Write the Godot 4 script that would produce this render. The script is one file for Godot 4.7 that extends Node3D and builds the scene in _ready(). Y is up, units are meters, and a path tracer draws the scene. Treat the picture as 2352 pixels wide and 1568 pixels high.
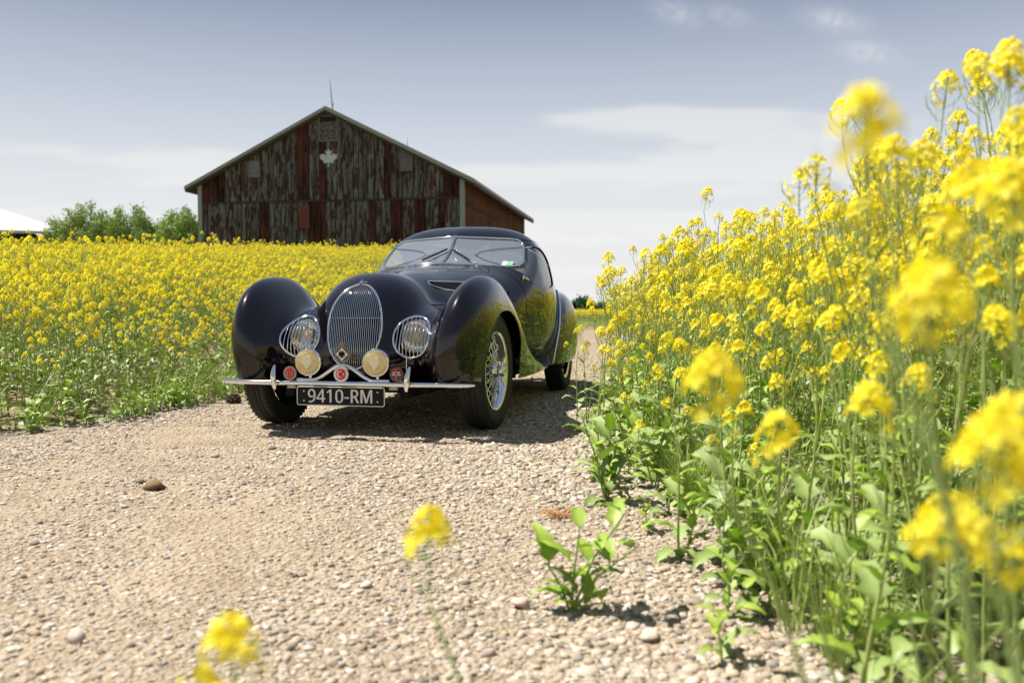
extends Node3D

func _ready() -> void:
	# camera
	var cam := Camera3D.new()
	cam.name = "camera"
	add_child(cam)
	cam.position = Vector3(0, 0.7232, 0)
	cam.rotation.x = -atan((784.0 - 708.6) / 2080.0)
	var ca := CameraAttributesPhysical.new()
	ca.frustum_focal_length = 12.0 / (784.0 / 2080.0)
	ca.frustum_focus_distance = 5.1
	ca.frustum_near = 0.05
	ca.frustum_far = 3000.0
	ca.exposure_aperture = 3.2
	cam.attributes = ca
	cam.current = true
	# sky
	var env := Environment.new()
	env.background_mode = Environment.BG_SKY
	var sky := Sky.new()
	var pm := PanoramaSkyMaterial.new()
	pm.panorama = ImageTexture.create_from_image(make_sky())
	sky.sky_material = pm
	env.sky = sky
	env.tonemap_mode = Environment.TONE_MAPPER_LINEAR
	env.tonemap_exposure = 1.9
	env.sdfgi_enabled = true; env.ssao_enabled = true; env.ssil_enabled = true
	var we := WorldEnvironment.new(); we.name = "world"
	we.environment = env
	add_child(we)
	# sun: high on the left, a little beyond the car
	var sun := DirectionalLight3D.new(); sun.name = "sun"
	sun.light_energy = 1.6
	sun.light_color = Color(1.0, 0.972, 0.93)
	sun.light_angular_distance = 0.5
	sun.shadow_enabled = true
	add_child(sun)
	var az := deg_to_rad(15.0); var el := deg_to_rad(59.0)
	sun.look_at_from_position(Vector3(-cos(el) * cos(az), sin(el), -cos(el) * sin(az)) * 50.0, Vector3.ZERO)

	build_ground()
	build_barn()
	build_trees_first()
	build_car()
	build_crop()
	build_loose_plants()

func build_trees_first() -> void:
	build_trees()


# ---------------------------------------------------------------- small mesh builder
class MB:
	var v := PackedVector3Array()
	var n := PackedVector3Array()
	var uv := PackedVector2Array()
	var c := PackedColorArray()
	var t := PackedInt32Array()
	var col := Color(1, 1, 1)
	func vert(p: Vector3, nn: Vector3, u := Vector2.ZERO) -> int:
		v.append(p); n.append(nn); uv.append(u); c.append(col)
		return v.size() - 1
	func tri(a: int, b: int, d: int) -> void:
		# turn each face so that it runs clockwise seen from the side its normals point to
		var f := (v[b] - v[a]).cross(v[d] - v[a])
		if f.dot(n[a] + n[b] + n[d]) > 0.0:
			t.append(a); t.append(d); t.append(b)
		else:
			t.append(a); t.append(b); t.append(d)
	func quad(p: Vector3, q: Vector3, r: Vector3, s: Vector3, nn := Vector3.ZERO) -> void:
		var m := nn
		if m == Vector3.ZERO:
			m = (r - p).cross(s - q).normalized()
		var a := vert(p, m, Vector2(0, 0)); var b := vert(q, m, Vector2(1, 0)); var d := vert(r, m, Vector2(1, 1)); var e := vert(s, m, Vector2(0, 1))
		tri(a, b, d); tri(a, d, e)
	func tri3(p: Vector3, q: Vector3, r: Vector3, up := Vector3.ZERO) -> void:
		var m := (q - p).cross(r - p).normalized()
		if up != Vector3.ZERO and m.dot(up) < 0.0: m = -m
		var a := vert(p, m); var b := vert(q, m); var d := vert(r, m)
		tri(a, b, d)
	func box(ctr: Vector3, size: Vector3, basis := Basis()) -> void:
		var h := size * 0.5
		for ax in 3:
			for sg in [-1.0, 1.0]:
				var d := Vector3.ZERO; d[ax] = sg
				var u := Vector3.ZERO; u[(ax + 1) % 3] = 1.0
				var w := Vector3.ZERO; w[(ax + 2) % 3] = 1.0
				var k: Vector3 = d * h
				var uu: Vector3 = u * h
				var ww: Vector3 = w * h
				quad(ctr + basis * (k - uu - ww), ctr + basis * (k + uu - ww), ctr + basis * (k + uu + ww), ctr + basis * (k - uu + ww), (basis * d).normalized())
	func tube(pts: PackedVector3Array, radii, sides := 6, closed := false, caps := true, flat := 1.0, up := Vector3.UP) -> void:
		var m := pts.size()
		var first := v.size()
		var nx := Vector3.ZERO
		for i in m:
			var a := pts[(i - 1 + m) % m] if (closed or i > 0) else pts[0]
			var b := pts[(i + 1) % m] if (closed or i < m - 1) else pts[m - 1]
			var tg := (b - a).normalized()
			if i == 0:
				nx = up - tg * up.dot(tg)
				if nx.length() < 0.05: nx = Vector3.RIGHT - tg * tg.x
			else:
				nx = nx - tg * nx.dot(tg)
			nx = nx.normalized()
			var bz := tg.cross(nx)
			var r: float = radii if radii is float else radii[i]
			for k in sides:
				var ang := TAU * k / sides
				var d := nx * cos(ang) * flat + bz * sin(ang)
				vert(pts[i] + d * r, (nx * cos(ang) + bz * sin(ang) * flat).normalized(), Vector2(float(k) / sides, float(i) / m))
		var last := m if closed else m - 1
		for i in last:
			for k in sides:
				var p := first + i * sides + k
				var q := first + i * sides + (k + 1) % sides
				var r2 := first + ((i + 1) % m) * sides + k
				var s2 := first + ((i + 1) % m) * sides + (k + 1) % sides
				tri(p, q, s2); tri(p, s2, r2)
		if caps and not closed:
			for e in [0, m - 1]:
				var nn := (pts[0] - pts[1]).normalized() if e == 0 else (pts[m - 1] - pts[m - 2]).normalized()
				var rr: float = radii if radii is float else radii[e]
				var cc := vert(pts[e] + nn * rr * 0.5, nn)
				for k in sides:
					tri(cc, first + e * sides + k, first + e * sides + (k + 1) % sides)
	# profile of (radius, height) turned round an axis
	func lathe(prof: Array, sides: int, org: Vector3, axis: Vector3, ref := Vector3.UP) -> void:
		var az := axis.normalized()
		var ax := (ref - az * ref.dot(az))
		if ax.length() < 0.05: ax = Vector3.RIGHT - az * az.x
		ax = ax.normalized()
		var ay := az.cross(ax)
		var m := prof.size()
		var first := v.size()
		for i in m:
			var p: Vector2 = prof[i]
			var a: Vector2 = prof[maxi(i - 1, 0)]
			var b: Vector2 = prof[mini(i + 1, m - 1)]
			var d := b - a
			var pn := Vector2(d.y, -d.x).normalized()
			for k in sides:
				var ang := TAU * k / sides
				var rd := ax * cos(ang) + ay * sin(ang)
				vert(org + rd * p.x + az * p.y, (rd * pn.x + az * pn.y).normalized(), Vector2(float(k) / sides, float(i) / m))
		for i in m - 1:
			for k in sides:
				var p := first + i * sides + k
				var q := first + i * sides + (k + 1) % sides
				tri(p, q, q + sides); tri(p, q + sides, p + sides)
	# outline drawn in a plane and given a thickness towards nn
	func plate(outline: PackedVector2Array, org: Vector3, ux: Vector3, uy: Vector3, thick: float) -> void:
		var nn := ux.cross(uy).normalized()
		var ids := Geometry2D.triangulate_polygon(outline)
		for k in range(0, ids.size(), 3):
			var p := []
			for j in 3:
				var q := outline[ids[k + j]]
				p.append(org + ux * q.x + uy * q.y + nn * thick)
			var a := vert(p[0], nn, outline[ids[k]]); var b := vert(p[1], nn, outline[ids[k + 1]]); var d := vert(p[2], nn, outline[ids[k + 2]])
			tri(a, b, d)
		var m := outline.size()
		var ccw := 1.0 if not Geometry2D.is_polygon_clockwise(outline) else -1.0
		for i in m:
			var a2 := outline[i]; var b2 := outline[(i + 1) % m]
			var e := (b2 - a2).normalized()
			var sn := (ux * e.y - uy * e.x) * ccw
			var pa := org + ux * a2.x + uy * a2.y; var pb := org + ux * b2.x + uy * b2.y
			quad(pa, pb, pb + nn * thick, pa + nn * thick, sn.normalized())
	func add(o: MB, x: Transform3D) -> void:
		var f := v.size()
		v.append_array(x * o.v)
		var nb := x.basis.inverse().transposed()
		for q in o.n: n.append((nb * q).normalized())
		uv.append_array(o.uv); c.append_array(o.c)
		var tt := o.t.duplicate()
		for i in tt.size(): tt[i] += f
		t.append_array(tt)
	func mesh(m: Material, colors := false, into: ArrayMesh = null) -> ArrayMesh:
		var am := into if into else ArrayMesh.new()
		if t.is_empty(): return am
		var a := []
		a.resize(Mesh.ARRAY_MAX)
		a[Mesh.ARRAY_VERTEX] = v; a[Mesh.ARRAY_NORMAL] = n; a[Mesh.ARRAY_TEX_UV] = uv; a[Mesh.ARRAY_INDEX] = t
		if colors: a[Mesh.ARRAY_COLOR] = c
		am.add_surface_from_arrays(Mesh.PRIMITIVE_TRIANGLES, a)
		am.surface_set_material(am.get_surface_count() - 1, m)
		return am

# ---------------------------------------------------------------- naming
func part(called: String, mesh: Mesh, parent: Node3D, at := Transform3D()) -> MeshInstance3D:
	var o := MeshInstance3D.new()
	o.name = called
	o.mesh = mesh
	o.transform = at
	parent.add_child(o, true)
	return o

func thing(called: String, label: String, category: String, at := Vector3.ZERO, group := "") -> Node3D:
	var o := Node3D.new()
	o.name = called
	add_child(o, true)
	o.position = at
	tag(o, label, category, group)
	return o

func tag(o: Node3D, label: String, category: String, group := "", kind := "") -> void:
	if label: o.set_meta("label", label)
	if category: o.set_meta("category", category)
	if group: o.set_meta("group", group)
	if kind: o.set_meta("kind", kind)

func mat(lin: Color, rough := 0.7, metal := 0.0, spec := 0.5) -> StandardMaterial3D:
	var m := StandardMaterial3D.new()
	m.albedo_color = lin.linear_to_srgb()
	m.roughness = rough
	m.metallic = metal
	m.metallic_specular = spec
	return m

func leafy(lin: Color, back: Color, rough := 0.55) -> StandardMaterial3D:
	var m := mat(lin, rough)
	m.cull_mode = BaseMaterial3D.CULL_DISABLED
	m.backlight_enabled = true
	m.backlight = back.linear_to_srgb()
	m.vertex_color_use_as_albedo = true
	return m

func sstep(a: float, b: float, x: float) -> float:
	var t := clampf((x - a) / (b - a), 0.0, 1.0)
	return t * t * (3.0 - 2.0 * t)

func pl(pts: Array, x: float) -> float:
	if x <= pts[0].x: return pts[0].y
	for i in range(1, pts.size()):
		if x <= pts[i].x:
			return lerpf(pts[i - 1].y, pts[i].y, (x - pts[i - 1].x) / (pts[i].x - pts[i - 1].x))
	return pts[pts.size() - 1].y

# the way the land lies: a flat gravel drive, and a bank rising behind its left edge
const LEFT_EDGE := [Vector2(1.0, -4.6), Vector2(2.0, -4.2), Vector2(5.2, -2.97), Vector2(5.85, -2.63), Vector2(6.6, -2.42), Vector2(7.6, -2.3), Vector2(12, -1.7), Vector2(20, -1.4), Vector2(60, -1.2), Vector2(500, 0)]
const RIGHT_EDGE := [Vector2(0.0, 0.42), Vector2(1.2, 0.50), Vector2(1.7, 0.62), Vector2(2.5, 0.66), Vector2(3.5, 0.64), Vector2(5.0, 0.62), Vector2(6, 0.74), Vector2(8, 1.0), Vector2(12, 1.7), Vector2(20, 2.9), Vector2(27, 3.7), Vector2(40, 7)]
func land(x: float, d: float) -> float:
	var q := pl(LEFT_EDGE, d) - x
	if q <= 0.0: return 0.0
	return sstep(0.1, 3.4, q) * clampf(0.070 * (d - 5.3), 0.0, 2.6) * (1.0 - sstep(70.0, 300.0, d) * 0.8) + 0.03 * sstep(0.0, 0.6, q)

var wind := RandomNumberGenerator.new()

func make_sky() -> Image:
	var w := 2048
	var h := 1024
	var im := Image.create(w, h, false, Image.FORMAT_RGBF)
	var nz := FastNoiseLite.new()
	nz.seed = 11; nz.noise_type = FastNoiseLite.TYPE_SIMPLEX_SMOOTH; nz.frequency = 0.27; nz.fractal_octaves = 5; nz.fractal_gain = 0.52
	var n2 := FastNoiseLite.new()
	n2.seed = 5; n2.noise_type = FastNoiseLite.TYPE_SIMPLEX_SMOOTH; n2.frequency = 0.045; n2.fractal_octaves = 3
	# colour by height above the horizon, in degrees
	var ladder := [[0.0, Color(0.445, 0.448, 0.442)], [4.0, Color(0.440, 0.446, 0.445)], [7.5, Color(0.395, 0.412, 0.432)], [11.0, Color(0.315, 0.345, 0.388)], [15.0, Color(0.232, 0.266, 0.322)], [19.0, Color(0.142, 0.177, 0.240)], [90.0, Color(0.09, 0.13, 0.23)]]
	for y in h:
		var el := (0.5 - (y + 0.5) / h) * 180.0
		if el < 0.0:
			im.fill_rect(Rect2i(0, y, w, 1), Color(0.27, 0.25, 0.18))
			continue
		var base: Color = ladder[6][1]
		for i in 6:
			if el < ladder[i + 1][0]:
				base = ladder[i][1].lerp(ladder[i + 1][1], (el - ladder[i][0]) / (ladder[i + 1][0] - ladder[i][0]))
				break
		var sy := sin(deg_to_rad(el)); var cy := cos(deg_to_rad(el))
		for x in w:
			var a := wrapf((x + 0.5) / w * TAU, -PI, PI)  # the left edge of the picture lies straight ahead
			var k := 1.0 / (sy + 0.10)
			var px := sin(a) * cy * k; var pz := -cos(a) * cy * k
			var f := nz.get_noise_2d(px * 1.5, pz * 3.2)
			var g := n2.get_noise_2d(px * 3.5 + 40.0, pz * 6.0)
			var cov := sstep(-0.02, 0.5, f * 1.9 + g * 0.6 + 0.14 - 1.6 * sstep(11.0, 14.5, el))
			# three small wisps high on the right
			var deg := rad_to_deg(a)
			for wsp in [Vector3(19.4, 16.5, 0.75), Vector3(21.2, 14.6, 0.65), Vector3(10.2, 17.6, 0.5), Vector3(13.2, 17.3, 0.35)]:
				var q := Vector2((deg - wsp.x) / 1.5, (el - wsp.y + 0.25 * (deg - wsp.x)) / 0.6)
				if q.length_squared() < 6.0: cov = maxf(cov, wsp.z * exp(-q.length_squared()) * clampf(0.85 + 1.2 * nz.get_noise_2d(deg * 3.6 + 17.0, el * 6.2), 0.35, 1.0))
			var cl := Color(0.42, 0.427, 0.435).lerp(Color(0.465, 0.467, 0.465), sstep(14.0, 3.0, el))
			im.set_pixel(x, y, base.lerp(cl, cov * 0.72))
	return im

func noise_tex(size: int, freq: float, lo: Color, hi: Color, sd: int, oct := 4, type := FastNoiseLite.TYPE_SIMPLEX_SMOOTH) -> NoiseTexture2D:
	var f := FastNoiseLite.new()
	f.seed = sd; f.noise_type = type; f.frequency = freq; f.fractal_octaves = oct
	var t := NoiseTexture2D.new()
	t.width = size; t.height = size; t.seamless = true; t.noise = f
	var g := Gradient.new()
	g.set_color(0, lo.linear_to_srgb()); g.set_color(1, hi.linear_to_srgb())
	t.color_ramp = g
	return t

func grey_tex(size: int, freq: float, sd: int, type := FastNoiseLite.TYPE_SIMPLEX_SMOOTH, oct := 4) -> NoiseTexture2D:
	var t := noise_tex(size, freq, Color.BLACK, Color.WHITE, sd, oct, type)
	t.color_ramp = null
	return t

func build_ground() -> void:
	var xs := PackedFloat32Array([-600, -300, -150, -90, -60, -45])
	var x := -36.0
	while x < 14.0:
		xs.append(x); x += 0.5 if x > -8.0 and x < 4.0 else 1.5
	xs.append_array(PackedFloat32Array([16, 22, 32, 50, 90, 160, 320, 600]))
	var ds := PackedFloat32Array([-60, -20, -8, -3, -1])
	var d := 0.0
	while d < 46.0:
		ds.append(d); d += 0.45 if d < 14.0 else 1.3
	ds.append_array(PackedFloat32Array([50, 56, 64, 80, 110, 160, 240, 400, 700, 1300]))
	var m := MB.new()
	for dd in ds:
		for xx in xs:
			var p := Vector3(xx, land(xx, dd) - 0.006, -dd)
			var e := 0.3
			var nn := Vector3(land(xx - e, dd) - land(xx + e, dd), 2.0 * e, land(xx, dd + e) - land(xx, dd - e)).normalized()
			m.vert(p, nn, Vector2(xx, dd))
	for j in ds.size() - 1:
		for i in xs.size() - 1:
			var a := j * xs.size() + i
			m.tri(a, a + 1, a + xs.size() + 1); m.tri(a, a + xs.size() + 1, a + xs.size())
	var g := mat(Color.WHITE, 0.95, 0.0, 0.2)
	g.albedo_texture = noise_tex(512, 0.02, Color(0.17, 0.125, 0.075), Color(0.33, 0.26, 0.17), 3, 5)
	g.uv1_triplanar = true; g.uv1_world_triplanar = true; g.uv1_scale = Vector3.ONE * 0.6
	g.heightmap_enabled = true; g.heightmap_texture = grey_tex(512, 0.03, 8); g.heightmap_scale = 3.0
	var o := part("ground", m.mesh(g), self)
	tag(o, "bare sandy soil under the flowering crop", "", "", "structure")
	# the drive
	var r := MB.new()
	var rd := 0.3
	var rows := 0
	var cols := 14
	while rd < 40.0:
		var l := pl(LEFT_EDGE, rd) - 0.25 - 0.12 * sin(rd * 3.1) - 0.08 * sin(rd * 7.3)
		var rr := pl(RIGHT_EDGE, rd) + 0.6 + 0.1 * sin(rd * 4.7)
		for i in cols + 1:
			var xx := lerpf(l, rr, float(i) / cols)
			r.vert(Vector3(xx, 0.001 + land(xx, rd), -rd), Vector3.UP, Vector2(xx, rd))
		rows += 1
		rd += 0.25 if rd < 12.0 else 1.0
	for j in rows - 1:
		for i in cols:
			var a := j * (cols + 1) + i
			r.tri(a, a + 1, a + cols + 2); r.tri(a, a + cols + 2, a + cols + 1)
	var gm := mat(Color.WHITE, 0.92, 0.0, 0.25)
	gm.albedo_texture = noise_tex(1024, 0.045, Color(0.295, 0.235, 0.163), Color(0.46, 0.38, 0.28), 21, 6)
	gm.uv1_triplanar = true; gm.uv1_world_triplanar = true; gm.uv1_scale = Vector3.ONE * 0.45
	gm.detail_enabled = true; gm.detail_blend_mode = BaseMaterial3D.BLEND_MODE_MUL
	gm.detail_albedo = noise_tex(512, 0.012, Color(0.72, 0.70, 0.66), Color(1.0, 1.0, 1.0), 31, 3)
	gm.detail_uv_layer = BaseMaterial3D.DETAIL_UV_1
	gm.heightmap_enabled = true; gm.heightmap_texture = grey_tex(1024, 0.09, 22, FastNoiseLite.TYPE_CELLULAR, 3); gm.heightmap_scale = 2.2
	var road := part("gravel_road", r.mesh(gm), self)
	tag(road, "tan gravel drive of sand and rounded pebbles the car stands on", "", "", "structure")
	gravel(road)

func pebble_mesh(sd: int, rings: int, segs: int, squash: float) -> MB:
	var rng := RandomNumberGenerator.new(); rng.seed = sd
	var f := FastNoiseLite.new(); f.seed = sd; f.frequency = 0.9; f.fractal_octaves = 2
	var m := MB.new()
	var sx := rng.randf_range(0.85, 1.3); var sz := rng.randf_range(0.75, 1.05)
	for j in rings + 1:
		var th := PI * j / rings
		for i in segs:
			var ph := TAU * i / segs
			var d := Vector3(sin(th) * cos(ph), cos(th), sin(th) * sin(ph))
			var k := 1.0 + 0.62 * f.get_noise_3dv(d * 1.5)
			m.vert(Vector3(d.x * sx, d.y * squash, d.z * sz) * k * 0.5, Vector3(d.x / sx, d.y / squash, d.z / sz).normalized())
	for j in rings:
		for i in segs:
			var a := j * segs + i
			var b := j * segs + (i + 1) % segs
			m.tri(a, b, b + segs); m.tri(a, b + segs, a + segs)
	return m

func gravel(road: Node3D) -> void:
	var rng := RandomNumberGenerator.new(); rng.seed = 77
	var pm := mat(Color.WHITE, 0.8, 0.0, 0.35)
	pm.vertex_color_use_as_albedo = true
	var meshes: Array[ArrayMesh] = []
	for k in 6: meshes.append(pebble_mesh(100 + k, 5 if k < 4 else 4, 8 if k < 4 else 6, [0.62, 0.5, 0.75, 0.42, 0.6, 0.5][k]).mesh(pm))
	var tones := [Color(0.42, 0.35, 0.27), Color(0.48, 0.41, 0.325), Color(0.39, 0.32, 0.24), Color(0.38, 0.325, 0.26), Color(0.55, 0.49, 0.41), Color(0.29, 0.225, 0.16), Color(0.30, 0.275, 0.24), Color(0.43, 0.325, 0.23), Color(0.20, 0.165, 0.13)]
	var patch := FastNoiseLite.new(); patch.seed = 4; patch.frequency = 0.55; patch.fractal_octaves = 3
	var big := []
	var bufs: Array[PackedFloat32Array] = []
	var cnt := PackedInt32Array()
	for k in 6: bufs.append(PackedFloat32Array()); cnt.append(0)
	var bands := [[1.25, 2.2, 16000], [2.2, 3.2, 13000], [3.2, 4.6, 8500], [4.6, 6.5, 5000], [6.5, 9.0, 2600], [9.0, 14.0, 420], [14.0, 30.0, 60]]
	for b in bands:
		var d0: float = b[0]; var d1: float = b[1]
		var step := 0.25
		var dd := d0
		while dd < d1:
			var xl := maxf(pl(LEFT_EDGE, dd) - 0.1, -0.62 * dd - 0.15)
			var xr := minf(pl(RIGHT_EDGE, dd) + 0.75, 0.62 * dd + 0.15)
			var num := int((xr - xl) * step * b[2])
			for i in num:
				var x := rng.randf_range(xl, xr)
				var d := dd + rng.randf() * step
				# sandy wheel track to the left of the middle, loose stone on the right
				var loose := sstep(-0.75, 0.1, x + 0.06 * (d - 2.0)) * 0.60 + 0.38 + 0.55 * patch.get_noise_2d(x * 1.8 + 0.35 * d, d * 0.6) + 0.25 * sstep(-1.0, -2.2, x + 0.1 * d)
				if rng.randf() > loose: continue
				var s := 0.0056 + 0.017 * pow(rng.randf(), 2.9) * (0.55 + 0.75 * clampf(loose, 0, 1.2))
				if d > 3.2: s += 0.004
				if d > 5.5: s += 0.006
				if rng.randf() < 0.006: s *= 1.9
				if rng.randf() < 0.42: s *= 0.5
				var col: Color = tones[mini(int(pow(rng.randf(), 1.35) * 9.0), 8)]
				col = col * rng.randf_range(0.74, 1.04)
				var y := s * rng.randf_range(-0.08, 0.16) + land(x, d)
				var bs := Basis(Vector3.UP, rng.randf() * TAU) * Basis(Vector3.RIGHT, rng.randfn(0.0, 0.22)) * Basis().scaled(Vector3(s, s, s))
				var k := rng.randi() % (4 if d < 5.0 else 6)
				if d > 5.0: k = 4 + rng.randi() % 2
				var proj := s / d
				big.append([proj, k, Transform3D(bs, Vector3(x, y, -d)), col])
			dd += step
	# a few that stand out in the photograph
	for sp in [[Vector3(0.023, 0.012, -2.168), 0.052, Color(0.47, 0.39, 0.29)], [Vector3(-1.43, 0.015, -3.6), 0.075, Color(0.17, 0.12, 0.08)], [Vector3(0.89, 0.01, -2.564), 0.05, Color(0.6, 0.55, 0.48)], [Vector3(-0.62, 0.008, -2.05), 0.042, Color(0.40, 0.35, 0.28)], [Vector3(-0.95, 0.008, -1.95), 0.045, Color(0.42, 0.38, 0.31)], [Vector3(0.3, 0.01, -1.95), 0.045, Color(0.55, 0.47, 0.38)]]:
		big.append([1.0, rng.randi() % 4, Transform3D(Basis(Vector3.UP, rng.randf() * TAU).scaled(Vector3.ONE * sp[1]), sp[0]), sp[2]])
	big.sort_custom(func(p, q): return p[0] > q[0])
	var tone_mats := {}
	for i in big.size():
		var e: Array = big[i]
		var col: Color = e[3]
		if i < 300:
			var key := Color(snappedf(col.r, 0.06), snappedf(col.g, 0.06), snappedf(col.b, 0.06))
			if not tone_mats.has(key): tone_mats[key] = mat(key, 0.8, 0.0, 0.35)
			var o := part("stone", meshes[e[1]], road, e[2])
			o.material_override = tone_mats[key]
			continue
		var tr: Transform3D = e[2]
		var bb := tr.basis
		bufs[e[1]].append_array(PackedFloat32Array([bb.x.x, bb.y.x, bb.z.x, tr.origin.x, bb.x.y, bb.y.y, bb.z.y, tr.origin.y, bb.x.z, bb.y.z, bb.z.z, tr.origin.z, col.r, col.g, col.b, 1.0]))
		cnt[e[1]] += 1
	for k in 6: swarm("gravel", meshes[k], bufs[k], cnt[k], road, true)

func swarm(called: String, mesh: Mesh, buf: PackedFloat32Array, count: int, parent: Node3D, colors: bool) -> MultiMeshInstance3D:
	var mm := MultiMesh.new()
	mm.transform_format = MultiMesh.TRANSFORM_3D
	mm.use_colors = colors
	mm.mesh = mesh
	mm.instance_count = count
	mm.buffer = buf
	var o := MultiMeshInstance3D.new()
	o.name = called
	o.multimesh = mm
	o.set_meta("kind", "stuff")
	parent.add_child(o, true)
	return o

func paint_tex(sd: int, w: int, h: int, red: Color, wood: Color, tall: float) -> ImageTexture:
	# old paint flaking off grey boards: the flakes run with the grain
	var im := Image.create(w, h, false, Image.FORMAT_RGB8)
	var a := FastNoiseLite.new(); a.seed = sd; a.frequency = 0.02; a.fractal_octaves = 5; a.fractal_gain = 0.6
	var g := FastNoiseLite.new(); g.seed = sd + 1; g.frequency = 0.09; g.fractal_octaves = 3
	for y in h:
		for x in w:
			var grain := g.get_noise_2d(x * 2.2, y * 0.12)
			var f := a.get_noise_2d(x * 1.5, y * tall)
			var edge := a.get_noise_2d(x * 5.0 + 300.0, y * 1.6)
			var k := sstep(-0.02, 0.10, f + 0.40 * edge + 0.15 * grain)
			var wd := wood * (0.85 + 0.75 * grain + 0.5 * f)
			var rd := red * (1.0 + 0.35 * grain + 0.5 * edge)
			if g.get_noise_2d(x * 0.9 + 90.0, y * 0.9) > 0.42: wd = wd * 0.45
			im.set_pixel(x, y, wd.lerp(rd, k).linear_to_srgb())
	return ImageTexture.create_from_image(im)

func wall_mat(tex: Texture2D, scale: Vector3, off: Vector3, bright := 1.0) -> StandardMaterial3D:
	var m := mat(Color.WHITE * bright, 0.9, 0.0, 0.2)
	m.albedo_texture = tex
	m.uv1_scale = scale; m.uv1_offset = off
	return m

func prism(poly: PackedVector2Array, z0: float, z1: float) -> MB:
	# a board whose outline lies in x,y; uv in metres
	var m := MB.new()
	m.plate(poly, Vector3(0, 0, z0), Vector3.RIGHT, Vector3.UP, z1 - z0)
	for i in m.v.size(): m.uv[i] = Vector2(m.v[i].x, m.v[i].y)
	return m

const MAPLE := [Vector2(0, 1.0), Vector2(0.17, 0.70), Vector2(0.38, 0.80), Vector2(0.26, 0.30), Vector2(0.32, 0.26), Vector2(0.60, 0.50), Vector2(0.66, 0.34), Vector2(0.98, 0.40), Vector2(0.90, 0.10), Vector2(1.0, 0.0), Vector2(0.50, -0.42), Vector2(0.56, -0.62), Vector2(0.07, -0.54), Vector2(0.09, -1.0), Vector2(-0.09, -1.0), Vector2(-0.07, -0.54), Vector2(-0.56, -0.62), Vector2(-0.50, -0.42), Vector2(-1.0, 0.0), Vector2(-0.90, 0.10), Vector2(-0.98, 0.40), Vector2(-0.66, 0.34), Vector2(-0.60, 0.50), Vector2(-0.32, 0.26), Vector2(-0.26, 0.30), Vector2(-0.38, 0.80), Vector2(-0.17, 0.70)]

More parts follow.
